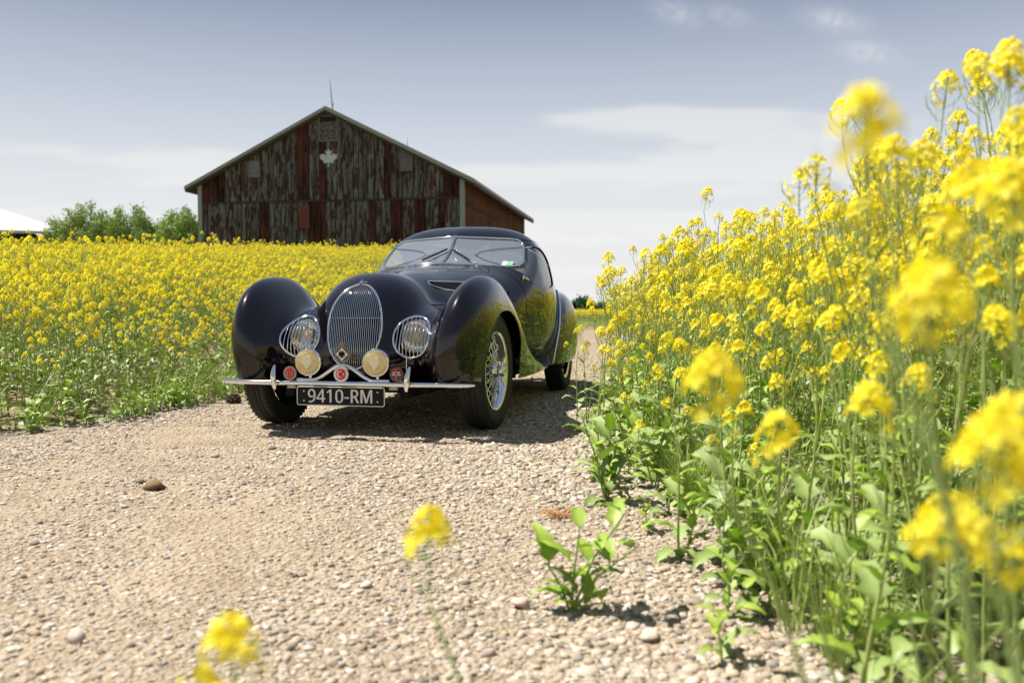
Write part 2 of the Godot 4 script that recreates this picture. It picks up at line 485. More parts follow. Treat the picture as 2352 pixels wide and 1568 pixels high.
func build_barn() -> void:
	var rng := RandomNumberGenerator.new(); rng.seed = 9
	var barn := thing("barn", "old red timber barn with flaking paint and a white maple leaf", "barn", Vector3(-2.188, 0, -40.243))
	barn.rotation.y = -0.167
	# local axes: x runs along the gable (0 at the right corner, -12.5 at the left), z towards the viewer, -z along the side
	var W := 12.5; var EV := 6.5; var AP := 9.62; var L := 17.5
	var red := Color(0.060, 0.034, 0.026); var wood := Color(0.165, 0.183, 0.170)
	var tex := [paint_tex(3, 256, 512, red, wood, 0.55), paint_tex(14, 256, 512, red, wood, 0.8)]
	var mostly_red := paint_tex(40, 128, 256, Color(0.085, 0.032, 0.024), Color(0.055, 0.030, 0.022), 0.4)
	var side_tex := paint_tex(50, 128, 256, Color(0.10, 0.046, 0.022), Color(0.16, 0.085, 0.045), 0.4)
	var mats := []
	for k in 14:
		mats.append(wall_mat(tex[k % 2], Vector3(0.42, 0.105, 1), Vector3(rng.randf(), rng.randf(), 0), rng.randf_range(0.7, 1.0)))
	var redm := []
	for k in 4: redm.append(wall_mat(mostly_red, Vector3(0.5, 0.12, 1), Vector3(rng.randf(), rng.randf(), 0), rng.randf_range(0.6, 1.0)))
	var sidem := []
	for k in 5: sidem.append(wall_mat(side_tex, Vector3(0.9, 0.1, 1), Vector3(rng.randf(), rng.randf(), 0), rng.randf_range(0.55, 1.0)))
	var dark := mat(Color(0.012, 0.010, 0.009), 0.95)
	var trim := mat(Color(0.20, 0.245, 0.21), 0.8)
	var roofm := mat(Color(0.20, 0.22, 0.19), 0.55)
	var top := func(x: float) -> float: return EV + (AP - EV) * (1.0 - absf(x + W * 0.5) / (W * 0.5))
	# backing walls behind the boards
	var core := prism(PackedVector2Array([Vector2(-W, -1), Vector2(0, -1), Vector2(0, EV), Vector2(-W * 0.5, AP), Vector2(-W, EV)]), -L, -0.05)
	part("wall", core.mesh(dark), barn)
	# boards of the gable, upper storey lapping over the lower one
	for storey in 2:
		var x := -W + 0.10
		while x < -0.12:
			var w := minf(rng.randf_range(0.22, 0.33), -0.08 - x)
			var g := rng.randf_range(0.014, 0.045)
			var y0 := 5.66 if storey == 0 else -0.6
			var y1 := 5.58
			var xa := x + g; var xb := x + w
			var z := rng.randf_range(-0.020, 0.014) + (0.0 if storey == 1 else 0.035)
			y0 += rng.randf_range(-0.03, 0.02)
			var poly := PackedVector2Array([Vector2(xa, y0), Vector2(xb, y0), Vector2(xb, y1), Vector2(xa, y1)])
			if storey == 0: 
				poly = PackedVector2Array([Vector2(xa, y0), Vector2(xb, y0), Vector2(xb, top.call(xb))])
				if xa < -W * 0.5 and xb > -W * 0.5: poly.append(Vector2(-W * 0.5, AP))
				poly.append(Vector2(xa, top.call(xa)))
			var mm: Material = mats[rng.randi() % 14]
			var u := x + W
			# whole red boards where the photograph has them
			if storey == 1:
				for s in [5.4, 5.7, 8.05, 9.35, 10.45, 11.4, 2.9, 3.2]:
					if absf(u - s) < 0.16: mm = redm[rng.randi() % 4]
			elif u < 1.2 or u > 11.5 or absf(u - 5.75) < 0.17 or rng.randf() < 0.05: mm = redm[rng.randi() % 4]
			part("plank", prism(poly, -0.045, z).mesh(mm), barn)
			x += w
	# flashing strip between the storeys, corner boards, rake boards
	var st := MB.new()
	st.box(Vector3(-W * 0.5, 5.62, 0.045), Vector3(W - 0.2, 0.07, 0.05))
	part("drip_board", st.mesh(mat(Color(0.035, 0.028, 0.025), 0.9)), barn)
	for xx in [-W + 0.01, -0.01]:
		var cb := MB.new()
		cb.box(Vector3(xx, 2.9, 0.0), Vector3(0.20, 7.1, 0.14))
		part("corner_board", cb.mesh(trim), barn)
	for sgn in [-1.0, 1.0]:
		var ex: float = -W * 0.5 + sgn * (W * 0.5 + 0.60)
		var ey := AP - (AP - EV) * (W * 0.5 + 0.60) / (W * 0.5)
		var a := Vector2(-W * 0.5, AP + 0.02); var b := Vector2(ex, ey + 0.02)
		var up := Vector2(0, 0.15)
		var poly := PackedVector2Array([a, b, b + up, a + up])
		if sgn < 0: poly = PackedVector2Array([b, a, a + up, b + up])
		part("rake_board", prism(poly, 0.30, 0.36).mesh(trim), barn)
		# roof slope with standing seams
		var rf := prism(PackedVector2Array([poly[0] + Vector2(0, 0.06), poly[1] + Vector2(0, 0.06), poly[2] + Vector2(0, 0.02), poly[3] + Vector2(0, 0.02)]), -L - 0.5, 0.298)
		var ro := part("roof", rf.mesh(roofm), barn)
		var sm := MB.new()
		for k in 40:
			var zz := 0.2 - k * 0.455
			sm.tube(PackedVector3Array([Vector3(a.x, a.y + 0.175, zz), Vector3(b.x, b.y + 0.175, zz)]), 0.022, 4)
		var seams := part("roof_seam", sm.mesh(roofm), ro)
		seams.set_meta("kind", "stuff")
		var sf := prism(PackedVector2Array([poly[0] + Vector2(0, -0.10), poly[1] + Vector2(0, -0.10), poly[1] + Vector2(0, 0.056), poly[0] + Vector2(0, 0.056)]), -L - 0.4, 0.292)
		part("soffit", sf.mesh(mat(Color(0.05, 0.035, 0.03), 0.9)), barn)
	# boards of the long right wall, two lengths
	var zz := -0.1
	while zz > -L + 0.1:
		var w := rng.randf_range(0.22, 0.34)
		var bd := MB.new()
		bd.box(Vector3(0.02 + rng.randf_range(-0.008, 0.008), 2.9, zz - w * 0.5), Vector3(0.05, 7.1, w - 0.014))
		for i in bd.v.size(): bd.uv[i] = Vector2(bd.v[i].z, bd.v[i].y)
		part("plank", bd.mesh(sidem[rng.randi() % 5]), barn)
		zz -= w
	var brace := MB.new()
	brace.box(Vector3(0.06, 5.42, -4.5), Vector3(0.05, 0.09, 8.0))
	part("drip_board", brace.mesh(dark), barn)
	# loft hatch under the ridge: dark gap above a worn drop door
	var hf := MB.new()
	for q in [[Vector3(-6.62, 8.86, 0.07), Vector3(0.07, 1.16, 0.05)], [Vector3(-5.76, 8.86, 0.07), Vector3(0.07, 1.16, 0.05)], [Vector3(-6.19, 9.41, 0.072), Vector3(0.80, 0.06, 0.05)], [Vector3(-6.19, 8.30, 0.072), Vector3(0.80, 0.06, 0.05)]]:
		hf.box(q[0], q[1])
	var hatch := part("loft_hatch", hf.mesh(mat(Color(0.12, 0.125, 0.115), 0.9)), barn)
	var hd := MB.new(); hd.box(Vector3(-6.19, 9.28, 0.055), Vector3(0.78, 0.22, 0.03))
	part("hatch_gap", hd.mesh(dark), hatch)
	for k in 4:
		var hb := prism(PackedVector2Array([Vector2(-6.57, 8.34 + k * 0.205), Vector2(-5.81, 8.34 + k * 0.205), Vector2(-5.81, 8.535 + k * 0.205), Vector2(-6.57, 8.535 + k * 0.205)]), 0.04, 0.065 + 0.004 * (k % 2))
		part("board", hb.mesh(wall_mat(tex[0], Vector3(1.0, 0.9, 1), Vector3(0.1 * k, 0.3, 0), 1.0)), hatch)
	# boarded window openings
	for q in [[-9.77, 7.12, 0.50, 0.78, Color(0.16, 0.17, 0.18)], [-2.54, 7.35, 0.58, 1.03, Color(0.12, 0.13, 0.13)], [-7.37, 4.9, 0.50, 1.1, Color(0.13, 0.04, 0.03)]]:
		var sh := MB.new()
		sh.box(Vector3(q[0], q[1], 0.06), Vector3(q[2], q[3], 0.03))
		for i in sh.v.size(): sh.uv[i] = Vector2(sh.v[i].x, sh.v[i].y)
		var shm := mat(q[4], 0.9); shm.albedo_texture = noise_tex(128, 0.03, Color(0.6, 0.6, 0.6), Color(1, 1, 1), 60, 4)
		part("window_board", sh.mesh(shm), barn)
		var sl := MB.new(); sl.box(Vector3(q[0], q[1] - q[3] * 0.5 - 0.02, 0.07), Vector3(q[2] + 0.06, 0.04, 0.05))
		part("sill", sl.mesh(dark), barn)
	# painted leaf
	var lf := PackedVector2Array()
	for q in MAPLE: lf.append(Vector2(-6.19 + q.x * 0.43, 7.54 + q.y * 0.41))
	var lm := mat(Color(0.50, 0.56, 0.55), 0.85); lm.albedo_texture = noise_tex(128, 0.06, Color(0.62, 0.64, 0.63), Color(1, 1, 1), 61, 4)
	var leaf_o := MB.new(); leaf_o.plate(lf, Vector3(0, 0, 0.053), Vector3.RIGHT, Vector3.UP, 0.012)
	part("maple_leaf", leaf_o.mesh(lm), barn)
	# lightning rods
	var rodm := mat(Color(0.10, 0.11, 0.12), 0.5, 0.6)
	for q in [[Vector3(-6.15, 9.75, -0.4), 1.42, -0.13], [Vector3(-6.25, 9.75, -13.0), 1.1, -0.03]]:
		var rod := MB.new()
		rod.tube(PackedVector3Array([q[0], q[0] + Vector3(q[2] * 0.6, q[1] * 0.6, 0), q[0] + Vector3(q[2], q[1], 0)]), [0.03, 0.018, 0.007], 6)
		rod.lathe([Vector2(0.0, 0.0), Vector2(0.05, 0.02), Vector2(0.05, 0.06), Vector2(0.0, 0.09)], 8, q[0] + Vector3(0, 0.25, 0), Vector3.UP)
		part("lightning_rod", rod.mesh(rodm), barn)
	# white shed roof at the far left
	var shed := thing("shed", "low shed with a white metal roof at the left edge", "shed", Vector3.ZERO)
	var white := mat(Color(0.42, 0.43, 0.44), 0.6)
	var E1 := Vector3(-22.2, 4.6, -46.0); var E0 := Vector3(-34.5, 4.4, -38.5); var R1 := Vector3(-33.5, 7.6, -54.0); var R0 := Vector3(-44, 7.4, -47.0)
	var B1 := R1 + (R1 - E1) * Vector3(1, -1, 1)
	var rm := MB.new()
	var th := Vector3(0, -0.14, 0)
	rm.quad(E0, E1, R1, R0); rm.quad(E0 + th, E1 + th, R1 + th, R0 + th); rm.quad(E0, E1, E1 + th, E0 + th); rm.quad(E1, R1, R1 + th, E1 + th)
	var ridge_back := R0 + (R0 - E0) * Vector3(1, -1, 1)
	rm.quad(R0, R1, B1, ridge_back); rm.quad(R1, B1, B1 + th, R1 + th)
	part("roof", rm.mesh(white), shed)
	var sw := MB.new()
	var ix := (R1 - E1).normalized() * 0.5 + (E0 - E1).normalized() * 0.5
	var a1 := E1 + ix; var a0 := E0 + (R0 - E0).normalized() * 0.5
	a1.y = 4.0; a0.y = 3.95
	sw.quad(Vector3(a0.x, 1.5, a0.z), Vector3(a1.x, 1.5, a1.z), a1, a0)
	var b1 := B1 - ix * Vector3(1, 0, 1); b1.y = 4.0
	sw.quad(Vector3(a1.x, 1.5, a1.z), Vector3(b1.x, 1.5, b1.z), b1, a1)
	sw.tri3(a1, b1, R1 + th * 1.5)
	part("wall", sw.mesh(mat(Color(0.05, 0.045, 0.04), 0.9)), shed)

# ---------------------------------------------------------------- coachwork: one smooth field, meshed by surface nets, then cut into panels
func curve_table(pts: Array) -> PackedFloat32Array:
	var q := pts.duplicate()
	q.sort_custom(func(a, b): return a[0] < b[0])
	var n := q.size()
	var hh := PackedFloat32Array(); var dl := PackedFloat32Array(); var m := PackedFloat32Array()
	for i in n - 1:
		hh.append(q[i + 1][0] - q[i][0]); dl.append((q[i + 1][1] - q[i][1]) / hh[i])
	m.resize(n); m[0] = dl[0]; m[n - 1] = dl[n - 2]
	for i in range(1, n - 1):
		if dl[i - 1] * dl[i] > 0.0:
			var w1 := 2.0 * hh[i] + hh[i - 1]; var w2 := hh[i] + 2.0 * hh[i - 1]
			m[i] = (w1 + w2) / (w1 / dl[i - 1] + w2 / dl[i])
	var out := PackedFloat32Array()
	var k := 0
	for s in 1001:
		var z := -4.2 + s * 0.005
		while k < n - 2 and z > q[k + 1][0]: k += 1
		var t := clampf((z - q[k][0]) / hh[k], 0.0, 1.0)
		var t2 := t * t; var t3 := t2 * t
		out.append((2 * t3 - 3 * t2 + 1) * q[k][1] + (t3 - 2 * t2 + t) * hh[k] * m[k] + (-2 * t3 + 3 * t2) * q[k + 1][1] + (t3 - t2) * hh[k] * m[k + 1])
	return out

var HW := curve_table([[.8,.335],[0,.335],[-.3,.395],[-.6,.45],[-1.0,.535],[-1.3,.60],[-1.5,.645],[-1.8,.695],[-2.05,.70],[-2.3,.68],[-2.6,.635],[-2.9,.565],[-3.3,.43],[-3.6,.29],[-3.8,.13],[-3.9,.005]])
var HT := curve_table([[.8,.943],[0,.943],[-.44,.977],[-1.0,1.02],[-1.4,1.045],[-1.8,1.04],[-2.4,1.0],[-3.2,.86],[-3.6,.68],[-3.9,.48]])
var HS := curve_table([[.8,.62],[.0,.62],[-1.3,.66],[-1.8,.70],[-2.6,.68],[-3.9,.44]])
var HB := curve_table([[.8,.27],[0,.27],[-.5,.20],[-3.0,.2],[-3.6,.32],[-3.9,.42]])
var HN := curve_table([[.8,2.3],[-.4,2.3],[-1.3,3.0],[-1.8,3.2],[-3,2.5],[-3.9,2.3]])
var CT := curve_table([[-1.0,1.30],[-1.6,1.355],[-1.75,1.375],[-2.0,1.395],[-2.2,1.395],[-2.5,1.36],[-2.8,1.27],[-3.1,1.12],[-3.4,.92],[-3.7,.66],[-3.9,.46]])
var FT := curve_table([[.8,.92],[0,.92],[-.1,.912],[-.25,.86],[-.4,.76],[-.53,.655],[-.7,.535],[-.9,.44],[-1.1,.38],[-1.3,.335],[-1.5,.30],[-1.8,.27]])
var FW := curve_table([[.8,.190],[0,.190],[-.3,.182],[-.5,.16],[-.8,.12],[-1.1,.085],[-1.4,.06],[-1.75,.04],[-1.85,.01]])
var FC := curve_table([[.8,.60],[0,.60],[-.3,.62],[-.6,.665],[-.9,.705],[-1.3,.73],[-1.8,.73]])
var FS := curve_table([[.8,.48],[0,.48],[-.4,.44],[-.7,.36],[-1.1,.29],[-1.8,.25]])
var FN := curve_table([[.8,1.9],[-.2,1.9],[-.6,2.3],[-1.8,2.3]])
var RT := curve_table([[-1.5,.885],[-2.5,.89],[-2.75,.89],[-3.0,.86],[-3.3,.77],[-3.6,.62],[-3.9,.40]])
var RW := curve_table([[-1.5,.002],[-1.75,.03],[-1.82,.105],[-1.9,.16],[-2.05,.20],[-2.35,.225],[-2.7,.23],[-3.1,.20],[-3.4,.16],[-3.75,.08],[-3.88,.005]])
var RC := curve_table([[-1.68,.61],[-2.65,.60],[-3.0,.57],[-3.4,.48],[-3.9,.33]])
var RS := curve_table([[-1.5,.50],[-2.8,.50],[-3.4,.44],[-3.9,.33]])

func look(t: PackedFloat32Array, z: float) -> float:
	var u := clampf((z + 4.2) * 200.0, 0.0, 999.99)
	var i := int(u)
	return lerpf(t[i], t[i + 1], u - i)

var zc := 0.0; var p_hn := 0.0; var p_hw := 0.0; var p_ht := 0.0; var p_hs := 0.0; var p_hb := 0.0
var p_ct := 0.0; var p_fc := 0.0; var p_ft := 0.0; var p_fs := 0.0; var p_fw := 0.0; var p_fn := 0.0
var p_rs := 0.0; var p_rc := 0.0; var p_rt := 0.0; var p_rw := 0.0; var lean := 0.0
var f_base := 0.0; var f_fen := 0.0; var f_rear := 0.0

func set_z(z: float) -> void:
	zc = z
	p_hn = look(HN, z); p_hw = look(HW, z); p_ht = look(HT, z); p_hs = look(HS, z); p_hb = look(HB, z)
	p_ct = look(CT, z); p_fc = look(FC, z); p_ft = look(FT, z); p_fs = look(FS, z); p_fw = look(FW, z); p_fn = look(FN, z)
	p_rs = look(RS, z); p_rc = look(RC, z); p_rt = look(RT, z); p_rw = look(RW, minf(z, -2.7))
	lean = 0.19 * sstep(-0.2, 0.3, z)

func sup(a0: float, b0: float, ra: float, rb: float, n: float) -> float:
	var a := absf(a0) / ra; var b := absf(b0) / rb
	var k := pow(pow(a, n) + pow(b, n) + 1e-12, 1.0 / n)
	var ga := pow(a, n - 1.0) / ra; var gb := pow(b, n - 1.0) / rb
	return (k - 1.0) / maxf(sqrt(ga * ga + gb * gb) * pow(k, 1.0 - n), 1e-3)

func sup3(a0: float, b0: float, c0: float, ra: float, rb: float, rc: float, n: float, m: float) -> float:
	var a := absf(a0) / ra; var b := absf(b0) / rb; var c := absf(c0) / rc
	var q := pow(pow(a, n) + pow(b, n) + 1e-12, 1.0 / n)
	var k := pow(pow(q, m) + pow(c, m), 1.0 / m)
	var ga := pow(a, n - 1.0) / ra; var gb := pow(b, n - 1.0) / rb
	var gq := sqrt(ga * ga + gb * gb) * pow(q, 1.0 - n) * pow(q, m - 1.0)
	var gc := pow(c, m - 1.0) / rc
	return (k - 1.0) / maxf(sqrt(gq * gq + gc * gc) * pow(k, 1.0 - m), 0.3)

func smin(a: float, b: float, k: float) -> float:
	var h := maxf(k - absf(a - b), 0.0) / k
	return minf(a, b) - h * h * k * 0.25

func ell(x: float, y: float, z: float, rx: float, ry: float, rz: float) -> float:
	var a := x / rx; var b := y / ry; var c := z / rz
	var k0 := sqrt(a * a + b * b + c * c) + 1e-9
	a /= rx; b /= ry; c /= rz
	return k0 * (k0 - 1.0) / (sqrt(a * a + b * b + c * c) + 1e-9)

func field(x: float, y: float) -> float:
	var s := absf(x)
	var z := zc
	var hw := p_hw; var ht := p_ht; var hs := p_hs; var hb := p_hb
	var ze := z
	if lean > 0.0:
		ze = z + lean * (y - 0.4)
		hw = look(HW, ze); ht = look(HT, ze); hs = look(HS, ze); hb = look(HB, ze)
	var hz := (ht - hs if y > hs else hs - hb) + 0.002
	var d := (sup3(s, y - hs, ze, hw, hz, 0.483, 2.3, 2.8) if ze > 0.0 else sup(s, y - hs, hw, hz, p_hn)) + maxf(-3.9 - ze, 0.0)
	if z < -0.7:
		var cab := sup(s, y - 0.7, p_hw, (maxf(p_ct - 0.7, 0.03) if y > 0.7 else 0.45), 3.4) + maxf(-3.9 - z, 0.0)
		var ss := sqrt(s * s + 0.0004) - 0.02
		var ws := 0.778 * (y - 1.065) + 0.628 * (z + 1.39 + 0.33 * ss)
		cab = -smin(-cab, -ws, 0.10)
		d = smin(d, cab, 0.16)
	d = smin(d, ell(s - 0.335, y - 0.52, z, 0.165, 0.215, 0.45), 0.07)
	d = smin(d, ell(s, y - 0.43, z + 0.1, 0.64, 0.19, 0.55), 0.10)
	f_base = d
	f_fen = 1.0
	if z > -2.1:
		var c := p_fc + 0.06 * clampf((y - 0.5) / 0.42, -0.2, 1.0)
		var fh := maxf(p_ft - p_fs, 0.01) if y > p_fs else 0.40
		f_fen = (sup3(s - c, y - p_fs, z, p_fw, fh, 0.60, p_fn, 2.5) if z > 0.0 else sup(s - c, y - p_fs, p_fw, fh, p_fn)) + maxf(-1.85 - z, 0.0)
		d = smin(d, f_fen, 0.13)
	f_rear = 1.0
	if z < -1.3:
		var zr := z + (y - 0.28)
		var w := minf(look(RW, maxf(zr, -2.7)), p_rw)
		f_rear = sup(s - p_rc, y - p_rs, w, (maxf(p_rt - p_rs, 0.01) if y > p_rs else 0.45), 2.3) + maxf(-3.88 - z, 0.0)
		f_rear = maxf(f_rear, (zr + 1.80) * 0.7)
		d = smin(d, f_rear, 0.05)
	return d

func body_at(p: Vector3) -> float:
	set_z(p.z)
	return field(p.x, p.y)

func body_grad(p: Vector3) -> Vector3:
	var e := 0.003
	set_z(p.z)
	var gx := field(p.x + e, p.y) - field(p.x - e, p.y)
	var gy := field(p.x, p.y + e) - field(p.x, p.y - e)
	set_z(p.z + e)
	var a := field(p.x, p.y)
	set_z(p.z - e)
	return Vector3(gx, gy, a - field(p.x, p.y)) / (2.0 * e)

# first crossing of the coachwork from `from` towards `dir`
func strike(from: Vector3, dir: Vector3, reach := 1.2, outward := false) -> Vector3:
	var sg := -1.0 if outward else 1.0
	var n := 40
	var lo := 0.0
	var hi := -1.0
	for i in n:
		var k := reach * (i + 1) / n
		if body_at(from + dir * k) * sg < 0.0:
			hi = k; break
		lo = k
	if hi < 0.0: return from + dir * reach
	for i in 12:
		var m := (lo + hi) * 0.5
		if body_at(from + dir * m) * sg < 0.0: hi = m
		else: lo = m
	return from + dir * lo

func body_surface() -> Dictionary:
	var h := 0.018
	var o := Vector3(-2.5 * h, 0.2, -4.0)
	var nx := 50; var ny := 71; var nz := 264
	var val := PackedFloat32Array(); val.resize(nx * ny * nz); val.fill(1e9)
	var B := 6
	var blocks := []
	for bk in range(0, nz - 1, B):
		set_z(o.z + (bk + B * 0.5) * h)
		for bj in range(0, ny - 1, B):
			for bi in range(0, nx - 1, B):
				if absf(field(o.x + (bi + B * 0.5) * h, o.y + (bj + B * 0.5) * h)) < 0.15: blocks.append(Vector3i(bi, bj, bk))
	var by_k := {}
	for b in blocks:
		for k in range(b.z, mini(b.z + B + 1, nz)):
			if not by_k.has(k): by_k[k] = []
			by_k[k].append(b)
	for k in by_k:
		set_z(o.z + k * h)
		for b in by_k[k]:
			for j in range(b.y, mini(b.y + B + 1, ny)):
				for i in range(b.x, mini(b.x + B + 1, nx)):
					var id: int = (k * ny + j) * nx + i
					if val[id] > 1e8: val[id] = field(o.x + i * h, o.y + j * h)
	var cell := PackedInt32Array(); cell.resize(nx * ny * nz); cell.fill(-1)
	var v := PackedVector3Array()
	var sx := 1; var sy := nx; var sz := nx * ny
	var offs := [0, sx, sy, sx + sy, sz, sx + sz, sy + sz, sx + sy + sz]
	var edges := [[0, 1], [2, 3], [4, 5], [6, 7], [0, 2], [1, 3], [4, 6], [5, 7], [0, 4], [1, 5], [2, 6], [3, 7]]
	var cells := []
	for b in blocks:
		for k in range(b.z, mini(b.z + B, nz - 1)):
			for j in range(b.y, mini(b.y + B, ny - 1)):
				for i in range(b.x, mini(b.x + B, nx - 1)):
					var id: int = (k * ny + j) * nx + i
					var neg := 0
					for q in 8:
						if val[id + offs[q]] < 0.0: neg += 1
					if neg == 0 or neg == 8: continue
					var acc := Vector3.ZERO
					var cnt := 0
					for e in edges:
						var va := val[id + offs[e[0]]]; var vb := val[id + offs[e[1]]]
						if (va < 0.0) == (vb < 0.0): continue
						var t := va / (va - vb)
						var pa := Vector3(e[0] & 1, (e[0] >> 1) & 1, e[0] >> 2); var pb := Vector3(e[1] & 1, (e[1] >> 1) & 1, e[1] >> 2)
						acc += pa.lerp(pb, t)
						cnt += 1
					cell[id] = v.size()
					cells.append(id)
					v.append(o + (Vector3(i, j, k) + acc / cnt) * h)
	var t := PackedInt32Array()
	for id in cells:
		for ax in 3:
			var step: int = [sx, sy, sz][ax]
			var s1: int = [sy, sz, sx][ax]; var s2: int = [sz, sx, sy][ax]
			if id + step >= val.size() or (val[id] < 0.0) == (val[id + step] < 0.0): continue
			var a := cell[id]; var b2 := cell[id - s1]; var c := cell[id - s1 - s2]; var d := cell[id - s2]
			if a < 0 or b2 < 0 or c < 0 or d < 0: continue
			t.append_array(PackedInt32Array([a, b2, c, a, c, d]))
	var n := PackedVector3Array(); n.resize(v.size())
	for i in v.size():
		var p := v[i]
		for it in 2:
			var g := body_grad(p)
			var l := g.length()
			if l > 0.05: p -= g / l * clampf(body_at(p) / l, -0.012, 0.012)
		v[i] = p
		n[i] = body_grad(p).normalized()
	return {"v": v, "n": n, "t": t}

# cut a shell along g = 0: [where g < 0, where g > 0]
func cut(m: Dictionary, g: PackedFloat32Array) -> Array:
	var out := []
	var v: PackedVector3Array = m.v; var n: PackedVector3Array = m.n; var t: PackedInt32Array = m.t
	for side in 2:
		var sg := 1.0 if side == 0 else -1.0
		var V := PackedVector3Array(); var N := PackedVector3Array(); var T := PackedInt32Array()
		var kept := {}
		var crossing := {}
		for k in range(0, t.size(), 3):
			var poly := PackedInt32Array()
			var ids := [t[k], t[k + 1], t[k + 2]]
			var ins := 0
			for q in ids:
				if g[q] * sg < 0.0: ins += 1
			if ins == 0: continue
			for q in 3:
				var a: int = ids[q]; var b: int = ids[(q + 1) % 3]
				var ia := g[a] * sg < 0.0; var ib := g[b] * sg < 0.0
				if ia:
					if not kept.has(a):
						kept[a] = V.size(); V.append(v[a]); N.append(n[a])
					poly.append(kept[a])
				if ia != ib:
					var key := Vector2i(mini(a, b), maxi(a, b))
					if not crossing.has(key):
						var f := g[a] / (g[a] - g[b])
						crossing[key] = V.size(); V.append(v[a].lerp(v[b], f)); N.append(n[a].lerp(n[b], f).normalized())
					poly.append(crossing[key])
			for q in range(1, poly.size() - 1):
				T.append(poly[0]); T.append(poly[q]); T.append(poly[q + 1])
		out.append({"v": V, "n": N, "t": T})
	return out

func measure(m: Dictionary, f: Callable) -> PackedFloat32Array:
	var g := PackedFloat32Array()
	for p in m.v: g.append(f.call(p))
	return g

func cut_by(m: Dictionary, f: Callable) -> Array:
	return cut(m, measure(m, f))

# inside, seam, outside: the seam is a narrow groove set back in the dark
func panel(m: Dictionary, f: Callable, seams: Array, gap := 0.0034) -> Array:
	var a := cut_by(m, func(p): return f.call(p) - gap)
	var b := cut_by(a[0], func(p): return f.call(p) + gap)
	seams.append(b[1])
	return [b[0], a[1]]

func shell(m: Dictionary, mt: Material, mirror := false, inset := 0.0) -> ArrayMesh:
	var b := MB.new()
	var v: PackedVector3Array = m.v; var n: PackedVector3Array = m.n; var t: PackedInt32Array = m.t
	var k := Vector3(-1, 1, 1) if mirror else Vector3.ONE
	for i in v.size(): b.vert((v[i] - n[i] * inset) * k, n[i] * k)
	for i in range(0, t.size(), 3): b.tri(t[i], t[i + 1], t[i + 2])
	return b.mesh(mt)

func merge(list: Array) -> Dictionary:
	var r := {"v": PackedVector3Array(), "n": PackedVector3Array(), "t": PackedInt32Array()}
	for m in list:
		var f: int = r.v.size()
		r.v.append_array(m.v); r.n.append_array(m.n)
		var t: PackedInt32Array = m.t.duplicate()
		for i in t.size(): t[i] += f
		r.t.append_array(t)
	return r

func glass_g(p: Vector3) -> float:
	if p.z > -1.2 or p.z < -2.0 or p.y < 0.95: return 1.0
	var s := absf(p.x)
	var yb := 1.067 - 0.045 * s; var yt := 1.293 - 0.035 * s
	var edge := 0.572 - 0.25 * (p.y - 1.08)
	var r := 0.075
	var qx := s - edge + r; var qy := absf(p.y - (yb + yt) * 0.5) - (yt - yb) * 0.5 + r
	return minf(maxf(qx, qy), 0.0) + Vector2(maxf(qx, 0.0), maxf(qy, 0.0)).length() - r

func window_g(p: Vector3) -> float:
	if absf(p.x) < 0.35: return 1.0
	var a := 0.06
	var z := (p.z + 1.87); var y := p.y - 1.045
	var u := z * cos(a) - y * sin(a); var w := z * sin(a) + y * cos(a)
	return (pow(pow(absf(u) / 0.415, 2.25) + pow(absf(w) / (0.175 if w > 0 else 0.16), 2.25), 1.0 / 2.25) - 1.0) * 0.2

func door_g(p: Vector3) -> float:
	if absf(p.x) < 0.3: return 1.0
	var back := -1.86 - (p.y - 0.28) * 0.96
	var r := 0.12
	var zf := -1.335 - 0.35 * sstep(0.95, 1.3, p.y)
	var qz := maxf(p.z - zf, back - p.z) + r; var qy := absf(p.y - 0.805) - 0.465 + r
	return minf(maxf(qz, qy), 0.0) + Vector2(maxf(qz, 0.0), maxf(qy, 0.0)).length() - r

func grille_g(p: Vector3) -> float:
	if p.z < 0.15: return 1.0
	return (Vector2(p.x / 0.163, (p.y - 0.622) / 0.243).length() - 1.0) * 0.16

func lamp_g(p: Vector3) -> float:
	if p.z < 0.15: return 1.0
	return (Vector2((absf(p.x) - 0.338) / 0.112, (p.y - 0.563) / 0.116).length() - 1.0) * 0.11

func hood_g(p: Vector3) -> float:
	var r := 0.06
	var side := absf(p.x) - (0.37 - 0.16 * p.z)
	var q := Vector3(maxf(p.z - 0.06, -1.16 - p.z), 0.745 - p.y, side)
	return maxf(q.x, maxf(q.y, q.z))

func vent_g(p: Vector3) -> float:
	# long tear-shaped louvre opening on the shoulder of the bonnet
	if absf(p.x) < 0.12 or absf(p.x) > 0.5 or p.y < 0.75: return 1.0
	var z := p.z
	var top := 0.897 + 0.01 * sstep(-0.2, -0.9, z)
	var bot := 0.845 - 0.012 * sstep(-0.25, -0.8, z)
	var y := maxf(p.y - top, bot - p.y)
	var zz := maxf(z + 0.17 + 0.7 * maxf(0.875 - p.y, 0.0), -0.93 - z)
	return maxf(y, zz)

func outline_front(f: Callable, cx: float, cy: float, from_z: float, n := 48, rmax := 0.3) -> PackedVector3Array:
	# the closed line where f = 0 on the surface, looked at from the front
	var pts := PackedVector3Array()
	for i in n:
		var a := TAU * i / n
		var lo := 0.0; var hi := rmax
		for it in 16:
			var m := (lo + hi) * 0.5
			if f.call(Vector3(cx + cos(a) * m, cy + sin(a) * m, 0.4)) < 0.0: lo = m
			else: hi = m
		pts.append(strike(Vector3(cx + cos(a) * lo, cy + sin(a) * lo, from_z), Vector3(0, 0, -1), 0.7))
	return pts

func flip(p: PackedVector3Array) -> PackedVector3Array:
	var r := PackedVector3Array()
	for q in p: r.append(Vector3(-q.x, q.y, q.z))
	return r

var chrome: StandardMaterial3D
var paint: StandardMaterial3D
var rubber: StandardMaterial3D
var black: StandardMaterial3D
var steel: StandardMaterial3D

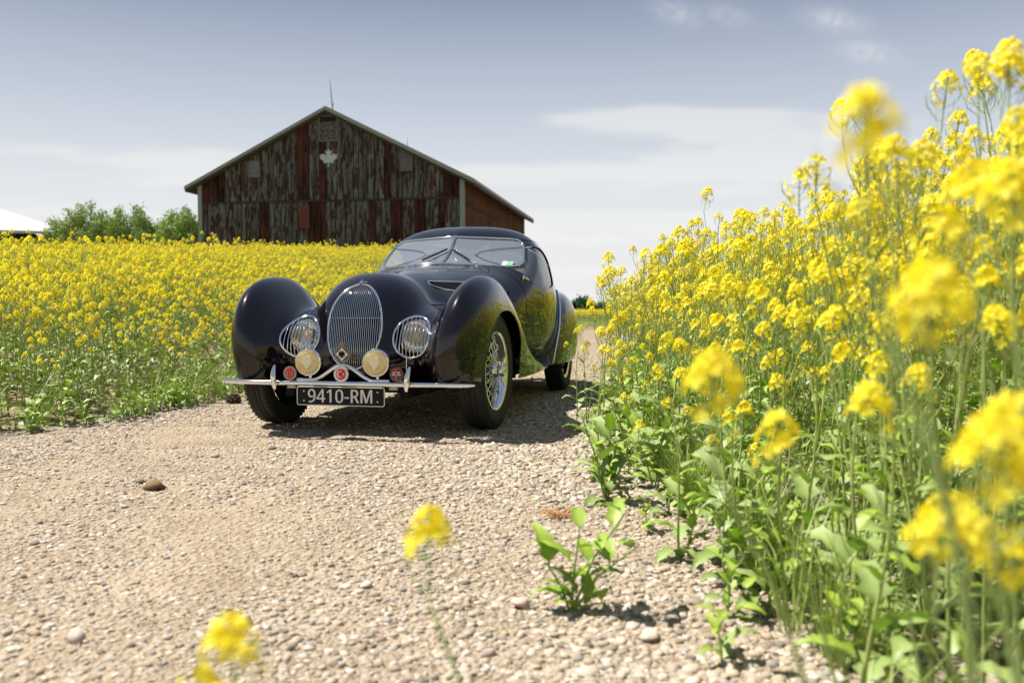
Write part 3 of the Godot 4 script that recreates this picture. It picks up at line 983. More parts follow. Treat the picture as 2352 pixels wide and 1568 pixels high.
func tube_part(called: String, pts: PackedVector3Array, r, m: Material, parent: Node3D, sides := 8, closed := false, flat := 1.0) -> MeshInstance3D:
	var b := MB.new()
	b.tube(pts, r, sides, closed, true, flat)
	return part(called, b.mesh(m), parent)

func lathe_part(called: String, prof: Array, sides: int, at: Vector3, axis: Vector3, m: Material, parent: Node3D) -> MeshInstance3D:
	var b := MB.new()
	b.lathe(prof, sides, at, axis)
	return part(called, b.mesh(m), parent)

func gear_outline(r: float, teeth: int, depth: float) -> PackedVector2Array:
	var o := PackedVector2Array()
	for i in teeth:
		for q in [[0.0, 0.0], [0.28, 0.0], [0.36, 1.0], [0.92, 1.0]]:
			var a: float = TAU * (i + q[0]) / teeth
			o.append(Vector2(cos(a), sin(a)) * (r - depth * (1.0 - q[1])))
	return o

func ring_outline(r: float, n := 28) -> PackedVector2Array:
	var o := PackedVector2Array()
	for i in n: o.append(Vector2(cos(TAU * i / n), sin(TAU * i / n)) * r)
	return o

func plate_part(called: String, o: PackedVector2Array, at: Vector3, th: float, m: Material, parent: Node3D, ux := Vector3.RIGHT, uy := Vector3.UP) -> MeshInstance3D:
	var b := MB.new()
	b.plate(o, at, ux, uy, th)
	return part(called, b.mesh(m), parent)

func text_part(called: String, s: String, h: float, at: Vector3, m: Material, parent: Node3D, basis := Basis(), sx := 1.0, bold := 700) -> MeshInstance3D:
	var f := SystemFont.new(); f.font_names = PackedStringArray(["Droid Sans"]); f.font_weight = bold
	var t := TextMesh.new()
	t.text = s; t.font = f; t.font_size = 64; t.pixel_size = h / 0.714 / 64.0; t.depth = 0.0025
	t.curve_step = 2.0
	t.material = m
	return part(called, t, parent, Transform3D(basis.scaled_local(Vector3(sx, 1, 1)), at))

func build_wheel(car: Node3D, side: float, z: float, spokes: int) -> void:
	var w := Node3D.new(); w.name = "wheel"
	car.add_child(w, true)
	w.position = Vector3(side * 0.668, 0.35, z)
	w.rotation.y = (0.0 if side > 0 else PI) - (0.055 if z > -1.0 else 0.0)
	var ax := Vector3.RIGHT
	var ty := [Vector2(0.236, 0.062), Vector2(0.25, 0.072), Vector2(0.285, 0.080), Vector2(0.315, 0.078), Vector2(0.334, 0.068), Vector2(0.344, 0.052)]
	for q in [[0.345, 0.036], [0.337, 0.035], [0.337, 0.028], [0.347, 0.027], [0.348, 0.012], [0.339, 0.011], [0.339, 0.005], [0.349, 0.004]]: ty.append(Vector2(q[0], q[1]))
	var n := ty.size()
	for i in n: ty.append(Vector2(ty[n - 1 - i].x, -ty[n - 1 - i].y))
	var tb := MB.new()
	tb.lathe(ty, 72, Vector3.ZERO, ax)
	# tread blocks on the shoulders
	for i in 60:
		var a := TAU * i / 60.0
		for e in [-1.0, 1.0]:
			var rd := Vector3(0, cos(a), sin(a))
			tb.box(rd * 0.3375 + Vector3(e * 0.058, 0, 0), Vector3(0.020, 0.016, 0.016), Basis(Vector3.RIGHT, a))
	part("tyre", tb.mesh(rubber), w)
	var wl := MB.new()
	wl.tube(_ring(0.312, 0.0795, 60), 0.0022, 5, true)
	part("sidewall_bead", wl.mesh(rubber), w)
	lathe_part("rim", [Vector2(0.203, 0.0), Vector2(0.210, 0.035), Vector2(0.220, 0.060), Vector2(0.234, 0.071), Vector2(0.239, 0.066), Vector2(0.236, 0.058)], 64, Vector3.ZERO, ax, chrome, w)
	lathe_part("hub", [Vector2(0.0, -0.08), Vector2(0.055, -0.08), Vector2(0.055, -0.04), Vector2(0.042, -0.03), Vector2(0.04, 0.03), Vector2(0.048, 0.045), Vector2(0.048, 0.062), Vector2(0.036, 0.072), Vector2(0.03, 0.085), Vector2(0.0, 0.085)], 24, Vector3.ZERO, ax, chrome, w)
	lathe_part("brake_drum", [Vector2(0.0, -0.062), Vector2(0.234, -0.052), Vector2(0.2385, -0.046), Vector2(0.20, -0.03), Vector2(0.165, -0.02), Vector2(0.16, 0.0), Vector2(0.0, 0.0)], 40, Vector3(-0.022, 0, 0), ax, black, w)
	var sb := MB.new()
	sb.tube(PackedVector3Array([Vector3(0, 0, 0), Vector3(0, 1, 0)]), 0.0030, 5, false, false)
	var sm := sb.mesh(chrome)
	for i in spokes:
		var a := TAU * i / spokes
		var inner := i % 2 == 0
		var tw := (0.42 if (i / 2) % 2 == 0 else -0.42) * (1.0 if inner else 0.8)
		var p0 := Vector3(0.056 if inner else -0.05, cos(a) * 0.046, sin(a) * 0.046)
		var p1 := Vector3(0.012 if inner else 0.03, cos(a + tw) * 0.206, sin(a + tw) * 0.206)
		var d := p1 - p0
		var yv := d.normalized()
		var xv := yv.cross(Vector3(0.3, 0.5, 0.8)).normalized()
		part("spoke", sm, w, Transform3D(Basis(xv, d, xv.cross(yv)), p0))
	# two-eared knock-off nut
	var kb := MB.new()
	kb.lathe([Vector2(0.034, 0.078), Vector2(0.037, 0.095), Vector2(0.03, 0.112), Vector2(0.016, 0.12), Vector2(0.0, 0.122)], 20, Vector3.ZERO, ax)
	for e in [-1.0, 1.0]:
		kb.tube(PackedVector3Array([Vector3(0.098, e * 0.02, 0), Vector3(0.104, e * 0.05, e * 0.004), Vector3(0.114, e * 0.078, e * 0.010), Vector3(0.122, e * 0.09, e * 0.012)]), [0.016, 0.014, 0.012, 0.006], 8, false, true, 0.7, Vector3.RIGHT)
	part("knock_off_nut", kb.mesh(chrome), w)

func _ring(r: float, x: float, n: int) -> PackedVector3Array:
	var p := PackedVector3Array()
	for i in n: p.append(Vector3(x, cos(TAU * i / n) * r, sin(TAU * i / n) * r))
	return p

func eye_seg(x: float, y0: float, y1: float, n: int, back: float) -> PackedVector3Array:
	# a line up the front of the car at x, lying `back` behind the coachwork surface
	var p := PackedVector3Array()
	for i in n + 1:
		var y := lerpf(y0, y1, float(i) / n)
		var q := strike(Vector3(x, y, 0.75), Vector3(0, 0, -1), 0.8)
		p.append(q - Vector3(0, 0, back))
	return p

func build_car() -> void:
	chrome = mat(Color(0.80, 0.80, 0.80), 0.06, 1.0)
	paint = mat(Color(0.0042, 0.0022, 0.0040), 0.25, 0.0, 0.12)
	paint.clearcoat_enabled = true; paint.clearcoat = 1.0; paint.clearcoat_roughness = 0.0
	rubber = mat(Color(0.026, 0.024, 0.022), 0.7, 0.0, 0.4)
	black = mat(Color(0.006, 0.006, 0.006), 0.8, 0.0, 0.3)
	steel = mat(Color(0.35, 0.35, 0.33), 0.35, 1.0)
	var car := thing("vintage_car", "black teardrop coupe with an oval grille and number plate 9410-RM on the gravel drive", "car", Vector3(-0.8087, 0, -5.5785))
	car.rotation.y = -0.2153
	var m := body_surface()
	m = cut_by(m, func(p): return -p.x)[0]
	m = cut_by(m, func(p): return 0.275 + 0.045 * sstep(0.1, 0.45, p.z) - p.y)[0]
	m = cut_by(m, func(p): return (pow(pow(maxf(p.y - 0.33, 0.0) / 0.385, 2.5) + pow(absf(p.z + 0.02) / 0.385, 2.5), 0.4) - 1.0) * 0.38 if p.x > 0.6 else 1.0)[1]
	m = cut_by(m, func(p): return grille_g(p))[1]
	m = cut_by(m, func(p): return lamp_g(p))[1]
	var seams := []
	var r := cut_by(m, func(p): return glass_g(p))
	var screen: Dictionary = cut_by(r[0], func(p): return 0.006 - p.x)[0]
	m = r[1]
	r = panel(m, func(p): return door_g(p), seams); var door: Dictionary = r[0]; m = r[1]
	r = cut_by(door, func(p): return window_g(p)); var win: Dictionary = r[0]; door = r[1]
	r = panel(m, func(p): return hood_g(p), seams); var hood: Dictionary = r[0]; m = r[1]
	r = cut_by(hood, func(p): return vent_g(p)); var vent: Dictionary = r[0]; hood = r[1]
	r = cut_by(m, func(p):
		body_at(p)
		return f_fen - f_base - 0.004 if p.z < 0.62 else 1.0)
	var ffen: Dictionary = r[0]; m = r[1]
	r = cut_by(m, func(p):
		body_at(p)
		return f_rear - f_base - 0.002)
	var rfen: Dictionary = r[0]; m = r[1]
	var body := part("body", shell(merge([m]), paint), car)
	part("body", shell(m, paint, true), car)
	part("bonnet", shell(hood, paint), car); part("bonnet", shell(hood, paint, true), car)
	var glass := mat(Color(0.24, 0.265, 0.31), 0.02, 0.0, 0.75)
	glass.transparency = BaseMaterial3D.TRANSPARENCY_ALPHA
	glass.albedo_color.a = 0.60
	var clear := glass.duplicate(); clear.albedo_color.a = 0.30
	for mir in [false, true]:
		var k := -1.0 if mir else 1.0
		part("front_fender", shell(ffen, paint, mir), car)
		part("rear_fender", shell(rfen, paint, mir), car)
		part("windscreen", shell(screen, glass, mir, 0.006), car)
		var dr := part("door", shell(door, paint, mir), car)
		part("window", shell(win, clear, mir, 0.012), dr)
		part("shut_line", shell(merge(seams), black, mir, 0.006), car)
		var vp := part("bonnet_vent", shell(vent, black, mir, 0.012), car)
		# chrome round the vent and its slanting louvres
		var vo := PackedVector3Array()
		for q in [[-0.172, 0.884], [-0.20, 0.896], [-0.35, 0.899], [-0.55, 0.902], [-0.75, 0.905], [-0.90, 0.905], [-0.94, 0.89], [-0.93, 0.86], [-0.80, 0.836], [-0.6, 0.838], [-0.42, 0.842], [-0.30, 0.846], [-0.22, 0.858], [-0.18, 0.872]]:
			var s := strike(Vector3(0.02, q[1], q[0]), Vector3.RIGHT, 0.6, true)
			vo.append(Vector3((s.x + 0.002) * k, s.y, s.z))
		tube_part("chrome_surround", vo, 0.0055, chrome, vp, 6, true)
		for i in 17:
			var z0 := -0.235 - i * 0.040
			var a := strike(Vector3(0.02, 0.893, z0), Vector3.RIGHT, 0.6, true)
			var b := strike(Vector3(0.02, 0.850, z0 - 0.028), Vector3.RIGHT, 0.6, true)
			tube_part("louvre", PackedVector3Array([Vector3((a.x - 0.001) * k, a.y, a.z), Vector3((b.x - 0.001) * k, b.y, b.z)]), 0.0065, paint, vp, 5)
		# rim of the wheel arch
		var ar := PackedVector3Array()
		for i in 41:
			var ca := cos(PI * i / 40.0); var sa := sin(PI * i / 40.0)
			var y := 0.33 + 0.385 * pow(sa, 0.8); var z := -0.02 + 0.385 * signf(ca) * pow(absf(ca), 0.8)
			var s := strike(Vector3(1.0, y, z), Vector3.LEFT, 0.6)
			ar.append(Vector3((s.x - 0.003) * k, s.y, s.z))
		tube_part("arch_lip", ar, 0.006, paint, car, 6)
		# chrome blade on the leading edge of the rear fender
		var bl := PackedVector3Array()
		var br := PackedFloat32Array()
		for i in 19:
			var y := 0.285 + 0.60 * i / 18.0
			var z := -1.88 - (y - 0.28) * 0.96
			var s := strike(Vector3(1.0, y, z), Vector3.LEFT, 0.6)
			bl.append(Vector3((s.x + 0.003) * k, s.y, s.z)); br.append(0.007 + 0.003 * sin(PI * i / 18.0))
		tube_part("fender_strip", bl, br, chrome, car, 6)
		# side window frame
		var wf := PackedVector3Array()
		for i in 48:
			var a := TAU * i / 48.0
			var lo := 0.0; var hi := 0.6
			for it in 16:
				var mm := (lo + hi) * 0.5
				if window_g(Vector3(0.6, 1.045 + sin(a) * mm, -1.87 + cos(a) * mm)) < 0.0: lo = mm
				else: hi = mm
			var s := strike(Vector3(1.0, 1.045 + sin(a) * lo, -1.87 + cos(a) * lo), Vector3.LEFT, 0.8)
			wf.append(Vector3((s.x - 0.003) * k, s.y, s.z))
		tube_part("window_frame", wf, 0.0022, paint, dr, 6, true)
		# handle: round escutcheon and lever
		var hs := strike(Vector3(1.0, 0.952, -1.42), Vector3.LEFT, 0.6)
		var hd := MB.new()
		hd.lathe([Vector2(0.0, 0.006), Vector2(0.02, 0.006), Vector2(0.026, 0.0)], 16, Vector3(hs.x * k, hs.y, hs.z), Vector3(k, 0, 0))
		hd.tube(PackedVector3Array([Vector3((hs.x + 0.016) * k, hs.y, hs.z), Vector3((hs.x + 0.024) * k, hs.y - 0.012, hs.z - 0.05), Vector3((hs.x + 0.024) * k, hs.y - 0.03, hs.z - 0.12)]), [0.012, 0.011, 0.009], 8)
		part("handle", hd.mesh(chrome), dr)
		# headlamp: bowl, glass, chrome ring and upright bars
		var lo2 := outline_front(func(p): return lamp_g(p), 0.338, 0.563, 0.75, 44, 0.25)
		if mir: lo2 = flip(lo2)
		var lz := 0.305
		var lampc := Vector3(0.340 * k, 0.560, lz)
		var hl := lathe_part("headlight", [Vector2(0.101, 0.028), Vector2(0.092, 0.0), Vector2(0.07, -0.03), Vector2(0.04, -0.05), Vector2(0.0, -0.056)], 32, lampc, Vector3(0.05 * k, 0.22, 1), chrome, car)
		lathe_part("bulb", [Vector2(0.0, 0.03), Vector2(0.018, 0.022), Vector2(0.024, 0.0), Vector2(0.012, -0.03), Vector2(0.0, -0.04)], 14, lampc, Vector3(0, 0, 1), mat(Color(0.75, 0.55, 0.12), 0.1), hl)
		var lens := glass.duplicate(); lens.albedo_color = Color(0.9, 0.9, 0.85, 0.12)
		lathe_part("lens", [Vector2(0.098, 0.028), Vector2(0.08, 0.046), Vector2(0.05, 0.056), Vector2(0.0, 0.06)], 32, lampc, Vector3(0.05 * k, 0.22, 1), lens, hl)
		lathe_part("bezel", [Vector2(0.128, 0.0), Vector2(0.10, 0.020), Vector2(0.097, 0.026), Vector2(0.094, 0.022)], 32, lampc - Vector3(0, 0, 0.014), Vector3(0.05 * k, 0.22, 1), black, hl)
		tube_part("chrome_ring", lo2, 0.0068, chrome, hl, 8, true)
		for i in 9:
			var x := 0.338 - 0.112 + 0.224 * (i + 1) / 10.0
			var hy := 0.116 * sqrt(maxf(1.0 - pow((x - 0.338) / 0.112, 2.0), 0.0))
			var pp := PackedVector3Array()
			for q in eye_seg(x, 0.563 - hy, 0.563 + hy, 8, -0.002): pp.append(Vector3(q.x * k, q.y, q.z))
			tube_part("bar", pp, 0.0031, chrome, hl, 6)
		# fog lamp
		var fc := Vector3(0.199 * k, 0.427, 0.60)
		var fg := lathe_part("fog_lamp", [Vector2(0.0, -0.085), Vector2(0.03, -0.082), Vector2(0.056, -0.062), Vector2(0.070, -0.03), Vector2(0.074, -0.005), Vector2(0.078, 0.0), Vector2(0.0785, 0.012), Vector2(0.076, 0.018), Vector2(0.071, 0.019)], 40, fc, Vector3(0, 0, 1), chrome, car)
		var fb := MB.new()
		var nr := 7; var ns := 40
		for i in nr + 1:
			for j in ns:
				var rr := 0.0715 * i / nr; var a := TAU * j / ns
				var x := cos(a) * rr; var y := sin(a) * rr
				var nn := Vector3(x * 3.5 + 0.22 * sin(x * 900.0), y * 3.5, 1.0).normalized()
				fb.vert(fc + Vector3(x, y, 0.034 - 3.0 * rr * rr), nn)
		for i in nr:
			for j in ns:
				var a2 := i * ns + j; var b2 := i * ns + (j + 1) % ns
				fb.tri(a2, b2, b2 + ns); fb.tri(a2, b2 + ns, a2 + ns)
		var yl := mat(Color(0.82, 0.74, 0.42), 0.03, 0.0, 0.6)
		yl.transparency = BaseMaterial3D.TRANSPARENCY_ALPHA; yl.albedo_color.a = 0.38
		part("yellow_lens", fb.mesh(yl), fg)
		lathe_part("reflector", [Vector2(0.071, 0.014), Vector2(0.06, -0.012), Vector2(0.04, -0.035), Vector2(0.0, -0.05)], 32, fc, Vector3(0, 0, 1), mat(Color(0.88, 0.74, 0.36), 0.22, 1.0), fg)
		plate_part("lens_shield", PackedVector2Array([Vector2(-0.026, 0.030), Vector2(0.026, 0.030), Vector2(0.030, 0.0), Vector2(0.0, -0.042), Vector2(-0.030, 0.0)]), fc + Vector3(0, 0, 0.0305), 0.0042, mat(Color(0.80, 0.75, 0.50), 0.08), fg)
		lathe_part("fog_lamp_stalk", [Vector2(0.012, 0.0), Vector2(0.010, 0.05)], 10, fc - Vector3(0, 0.118, 0.02), Vector3.UP, chrome, fg)
		# overrider
		var ov := PackedVector3Array(); var orr := PackedFloat32Array()
		for i in 13:
			var f := i / 12.0
			ov.append(Vector3((0.385 + 0.012 * f) * k, 0.278 + 0.128 * f, 0.642 + 0.014 * sin(PI * f) - 0.022 * f * f))
			orr.append(0.017 * sqrt(sin(PI * clampf(f * 0.86 + 0.09, 0.0, 1.0))))
		tube_part("overrider", ov, orr, chrome, car, 12)
		# wiper
		var wp := MB.new()
		var w0 := strike(Vector3(0.275 * k, 1.042, -1.0), Vector3(0, 0, -1), 0.9)
		var w1 := strike(Vector3(0.10 * k, 1.135, -1.0), Vector3(0, 0, -1), 0.9)
		var w2 := strike(Vector3(0.022 * k, 1.178, -1.0), Vector3(0, 0, -1), 0.9)
		var up := Vector3(0, 0.014, 0.014)
		wp.tube(PackedVector3Array([w0 + up * 0.3 - Vector3(0, 0.03, -0.01), w0 + up * 1.6, w1 + up * 1.5]), [0.011, 0.006, 0.0045], 6)
		wp.lathe([Vector2(0.0, 0.03), Vector2(0.012, 0.028), Vector2(0.014, 0.0)], 10, w0 - Vector3(0, 0.02, -0.008), Vector3(0, 0.8, 0.6))
		var wo := part("wiper_arm", wp.mesh(chrome), car)
		var b0 := strike(Vector3(0.188 * k, 1.088, -1.0), Vector3(0, 0, -1), 0.9)
		tube_part("blade", PackedVector3Array([b0 + up * 0.6, w1 + up * 0.65, w2 + up * 0.6]), 0.0075, black, wo, 5)
		tube_part("blade_back", PackedVector3Array([b0 + up * 1.1, w1 + up * 1.25, w2 + up * 1.1]), 0.0035, chrome, wo, 5)
		# bead on top of the headlamp fairing
		var be := PackedVector3Array()
		for i in 12:
			var f := i / 11.0
			be.append(strike(Vector3(0.338 + 0.0 * f, 1.2, 0.365 - 0.36 * f), Vector3.DOWN, 0.9) * Vector3(k, 1, 1))
		tube_part("fairing_seam", be, 0.0035, paint, car, 5)
	# windscreen surround and centre bar
	var sc := PackedVector3Array()
	for i in 64:
		var a := TAU * i / 64.0
		var d := Vector2(cos(a) * 0.55, sin(a) * 0.14)
		var lo := 0.0; var hi := 1.4
		for it in 18:
			var mm := (lo + hi) * 0.5
			if glass_g(Vector3(d.x * mm, 1.17 + d.y * mm, -1.5)) < 0.0: lo = mm
			else: hi = mm
		sc.append(strike(Vector3(d.x * lo, 1.17 + d.y * lo, -0.9), Vector3(0, 0, -1), 1.4))
	tube_part("windscreen_frame", sc, 0.0085, chrome, car, 8, true)
	var cb := PackedVector3Array()
	for i in 7: cb.append(strike(Vector3(0, lerpf(1.06, 1.298, i / 6.0), -0.9), Vector3(0, 0, -1), 1.2))
	tube_part("windscreen_bar", cb, 0.010, chrome, car, 8)
	for q in [[0.43, 0.462, Color(0.75, 0.75, 0.74)], [0.465, 0.505, Color(0.16, 0.45, 0.28)]]:
		var st := MB.new()
		var c := []
		for e in [[q[0], 1.046], [q[1], 1.044], [q[1], 1.078], [q[0], 1.080]]: c.append(strike(Vector3(e[0], e[1], -0.9), Vector3(0, 0, -1), 1.4) + Vector3(0, -0.004, -0.012) + Vector3(0, 0.012, 0.010))
		st.quad(c[0], c[1], c[2], c[3])
		part("windscreen_sticker", st.mesh(mat(q[2], 0.6)), car)
	# grille: dark core, rim and upright bars
	var go := outline_front(func(p): return grille_g(p), 0.0, 0.622, 0.75, 64, 0.4)
	var gr := tube_part("grille", go, 0.0065, chrome, car, 8, true)
	var core := MB.new()
	for i in 17:
		var y := lerpf(0.622 - 0.243, 0.622 + 0.243, i / 16.0)
		var hx := 0.163 * sqrt(maxf(1.0 - pow((y - 0.622) / 0.243, 2.0), 0.0)) + 0.004
		for j in 13:
			var x := lerpf(-hx, hx, j / 12.0)
			core.vert(strike(Vector3(x, y, 0.75), Vector3(0, 0, -1), 0.8) - Vector3(0, 0, 0.022), Vector3(0, 0, 1))
	for i in 16:
		for j in 12:
			var a := i * 13 + j
			core.tri(a, a + 1, a + 14); core.tri(a, a + 14, a + 13)
	part("radiator", core.mesh(black), gr)
	for i in 27:
		var x := -0.163 + 0.326 * (i + 1) / 28.0
		var hy := 0.243 * sqrt(maxf(1.0 - pow(x / 0.163, 2.0), 0.0))
		tube_part("bar", eye_seg(x, 0.622 - hy, 0.622 + hy, 14, 0.0), 0.0019, chrome, gr, 6)
	var cross := PackedVector3Array()
	for i in 13: cross.append(strike(Vector3(lerpf(-0.158, 0.158, i / 12.0), 0.67, 0.75), Vector3(0, 0, -1), 0.8) - Vector3(0, 0, 0.004))
	tube_part("cross_wire", cross, 0.0016, chrome, gr, 5)
	# winged badge on the nose
	var em := MB.new()
	var ebase := strike(Vector3(0, 1.2, 0.30), Vector3.DOWN, 0.6)
	em.tube(PackedVector3Array([ebase + Vector3(0, 0.0, 0.035), ebase + Vector3(0, 0.014, 0.0), ebase + Vector3(0, 0.012, -0.05)]), [0.006, 0.012, 0.004], 8)
	var emo := part("nose_emblem", em.mesh(mat(Color(0.09, 0.09, 0.35), 0.2, 0.2)), car)
	tube_part("wing_edge", PackedVector3Array([ebase + Vector3(0, 0.006, 0.045), ebase + Vector3(0.012, 0.010, 0.0), ebase + Vector3(0.03, 0.014, -0.05)]), 0.004, chrome, emo, 6)
	# bumper and its hoop
	var bp := PackedVector3Array(); var brr := PackedFloat32Array()
	for i in 41:
		var x := lerpf(-0.748, 0.748, i / 40.0)
		bp.append(Vector3(x, 0.310, 0.620 - 0.045 * pow(absf(x) / 0.748, 4.0)))
		brr.append(0.0135 * sqrt(clampf(1.0 - pow(absf(x) / 0.756, 26.0), 0.05, 1.0)))
	var bumper := tube_part("bumper", bp, brr, chrome, car, 14)
	var hp := PackedVector3Array()
	for i in 33:
		var x := lerpf(-0.27, 0.27, i / 32.0)
		var k := absf(x)
		hp.append(Vector3(x, 0.326 + 0.085 * (1.0 - sstep(0.0, 0.185, k)), 0.598))
	tube_part("bumper_hoop", hp, 0.0115, chrome, car, 10, false, 1.0)
	for k in [-1.0, 1.0]:
		var bi := MB.new()
		bi.box(Vector3(k * 0.30, 0.300, 0.50), Vector3(0.03, 0.035, 0.22))
		bi.box(Vector3(k * 0.30, 0.286, 0.598), Vector3(0.05, 0.012, 0.03))
		part("bumper_iron", bi.mesh(steel), car)
	# number plate
	var pc := Vector3(0, 0.2415, 0.628)
	var rr2 := PackedVector2Array()
	for q in [[0.247, 0.0415], [-0.247, 0.0415], [-0.247, -0.0415], [0.247, -0.0415]]:
		var a0: float = {1.0: 0.0}.get(1.0)
		for i in 5:
			var base := 0.0 if (q[0] > 0 and q[1] > 0) else PI * 0.5 if q[1] > 0 else PI if q[0] < 0 else PI * 1.5
			var a := base + PI * 0.5 * i / 4.0 + a0
			rr2.append(Vector2(q[0] + cos(a) * 0.0105, q[1] + sin(a) * 0.0105))
	var plate := plate_part("number_plate", rr2, pc, 0.004, mat(Color(0.007, 0.007, 0.008), 0.3, 0.0, 0.3), car)
	var white := mat(Color(0.60, 0.61, 0.58), 0.45)
	var bord := PackedVector3Array()
	for q in rr2: bord.append(pc + Vector3(q.x * 0.992, q.y * 0.97, 0.0045))
	tube_part("border", bord, 0.0028, white, plate, 5, true)
	text_part("lettering", "9410-RM", 0.0715, pc + Vector3(-0.0011, -0.0005, 0.0045), white, plate, Basis(), 0.98, 400)
	text_part("lettering", "9410-RM", 0.0715, pc + Vector3(0.0011, 0.0005, 0.0049), white, plate, Basis(), 0.98, 400)
	for x in [-0.216, 0.216]:
		for y in [-0.026, 0.026]:
			lathe_part("rivet", [Vector2(0.005, 0.0), Vector2(0.0045, 0.003), Vector2(0.0, 0.004)], 10, pc + Vector3(x, y, 0.004), Vector3(0, 0, 1), white, plate)
	# badges
	var olive := mat(Color(0.20, 0.21, 0.17), 0.3, 0.9)
	var rust := mat(Color(0.22, 0.07, 0.035), 0.45, 0.3)
	var redm := mat(Color(0.50, 0.012, 0.03), 0.3)
	var cream := mat(Color(0.72, 0.68, 0.60), 0.4)
	var ec := Vector3(0.002, 0.472, 0.604)
	var eb := plate_part("club_badge", gear_outline(0.0475, 22, 0.007), ec, 0.006, olive, car)
	plate_part("dark_disc", ring_outline(0.037), ec + Vector3(0, 0, 0.0065), 0.001, mat(Color(0.05, 0.05, 0.05), 0.4), eb)
	plate_part("diamond", PackedVector2Array([Vector2(0, 0.036), Vector2(-0.036, 0), Vector2(0, -0.036), Vector2(0.036, 0)]), ec + Vector3(0, 0, 0.008), 0.002, cream, eb)
	plate_part("eagle_ring", ring_outline(0.021), ec + Vector3(0, 0, 0.0102), 0.0012, mat(Color(0.30, 0.20, 0.15), 0.4), eb)
	var eagle := PackedVector2Array()
	for q in [[0, 0.016], [0.003, 0.013], [0.003, 0.009], [0.008, 0.012], [0.014, 0.013], [0.016, 0.006], [0.015, -0.003], [0.011, -0.005], [0.012, -0.010], [0.006, -0.008], [0.005, -0.014], [0, -0.018]]: eagle.append(Vector2(q[0], q[1]))
	for i in range(10, 0, -1): eagle.append(Vector2(-eagle[i].x, eagle[i].y))
	plate_part("eagle", eagle, ec + Vector3(0, 0, 0.0115), 0.0012, black, eb)
	var crown := PackedVector2Array()
	for q in [[-0.012, 0.0], [0.012, 0.0], [0.017, 0.016], [0.009, 0.014], [0.006, 0.021], [0.0, 0.024], [-0.006, 0.021], [-0.009, 0.014], [-0.017, 0.016]]: crown.append(Vector2(q[0], q[1]))
	plate_part("crown", crown, ec + Vector3(0, 0.044, 0.001), 0.005, mat(Color(0.30, 0.15, 0.07), 0.35, 0.7), eb)
	var tc := Vector3(0.004, 0.363, 0.628)
	var tb := plate_part("flag_badge", ring_outline(0.0425, 36), tc, 0.004, cream, car)
	plate_part("red_disc", ring_outline(0.0295), tc + Vector3(0, 0, 0.0045), 0.0012, redm, tb)
	var cres := PackedVector2Array()
	for i in 19:
		var a := 0.55 + (TAU - 1.1) * i / 18.0
		cres.append(Vector2(-0.005 + cos(a) * 0.0185, sin(a) * 0.0185))
	for i in 19:
		var a := TAU - 0.68 - (TAU - 1.36) * i / 18.0
		cres.append(Vector2(-0.001 + cos(a) * 0.0148, sin(a) * 0.0148))
	plate_part("crescent", cres, tc + Vector3(0, 0, 0.006), 0.001, cream, tb)
	var star := PackedVector2Array()
	for i in 10:
		var a := PI + TAU * i / 10.0
		var r2 := 0.0075 if i % 2 == 0 else 0.003
		star.append(Vector2(0.0155 + cos(a) * r2, sin(a) * r2))
	plate_part("star", star, tc + Vector3(0, 0, 0.006), 0.001, cream, tb)
	var word := "TÜRKİYE"
	for i in word.length():
		var a := deg_to_rad(150.0 - 120.0 * i / (word.length() - 1))
		text_part("letter", word[i], 0.0068, tc + Vector3(cos(a), sin(a), 0) * 0.036 + Vector3(0, 0, 0.0042), mat(Color(0.25, 0.16, 0.10), 0.5), tb, Basis(Vector3(0, 0, 1), a - PI * 0.5))
	var rc := Vector3(-0.304, 0.364, 0.618)
	var rb := plate_part("gear_badge", gear_outline(0.040, 20, 0.006), rc, 0.005, steel, car)
	plate_part("red_disc", ring_outline(0.029), rc + Vector3(0, 0, 0.0055), 0.0015, redm, rb)
	for q in [[0.0, 0.0, 0.010, 0.062], [0.0, 0.012, 0.036, 0.006], [-0.014, -0.004, 0.005, 0.026], [0.014, -0.004, 0.005, 0.026]]:
		var g := MB.new(); g.box(rc + Vector3(q[0], q[1], 0.0085), Vector3(q[2], q[3], 0.003))
		part("glyph", g.mesh(mat(Color(0.62, 0.05, 0.03), 0.3) if q[0] == 0.0 else steel), rb)
	var gc := Vector3(0.322, 0.365, 0.618)
	var gb := plate_part("crest_badge", gear_outline(0.040, 18, 0.006), gc, 0.005, rust, car)
	plate_part("dark_disc", ring_outline(0.030), gc + Vector3(0, 0, 0.0055), 0.001, mat(Color(0.03, 0.03, 0.05), 0.4), gb)
	for q in [[0, 0.012, 0.040, 0.006, Color(0.6, 0.62, 0.66)], [0, 0.0, 0.050, 0.006, Color(0.6, 0.62, 0.66)], [0, -0.012, 0.044, 0.005, Color(0.07, 0.10, 0.35)], [0, 0.0, 0.012, 0.058, Color(0.5, 0.06, 0.04)]]:
		var g := MB.new(); g.box(gc + Vector3(q[0], q[1], 0.008 + 0.001 * (q[3] * 50.0)), Vector3(q[2], q[3], 0.002))
		part("crest_stripe", g.mesh(mat(q[4], 0.35)), gb)
	for b in [[rc, rb], [gc, gb], [tc, tb]]:
		tube_part("badge_stem", PackedVector3Array([b[0] + Vector3(0, -0.036, 0), Vector3(b[0].x, 0.312, 0.616)]), 0.004, steel, b[1], 6)
	tube_part("marker_stem", PackedVector3Array([Vector3(0.374, 0.322, 0.612), Vector3(0.374, 0.455, 0.606)]), 0.0022, chrome, bumper, 5)
	# underside, bulkheads and cabin
	var un := MB.new()
	un.box(Vector3(0, 0.27, -0.1), Vector3(0.86, 0.05, 1.0)); un.box(Vector3(0, 0.285, -1.55), Vector3(1.34, 0.04, 1.9)); un.box(Vector3(0, 0.30, -3.0), Vector3(1.0, 0.05, 1.1))
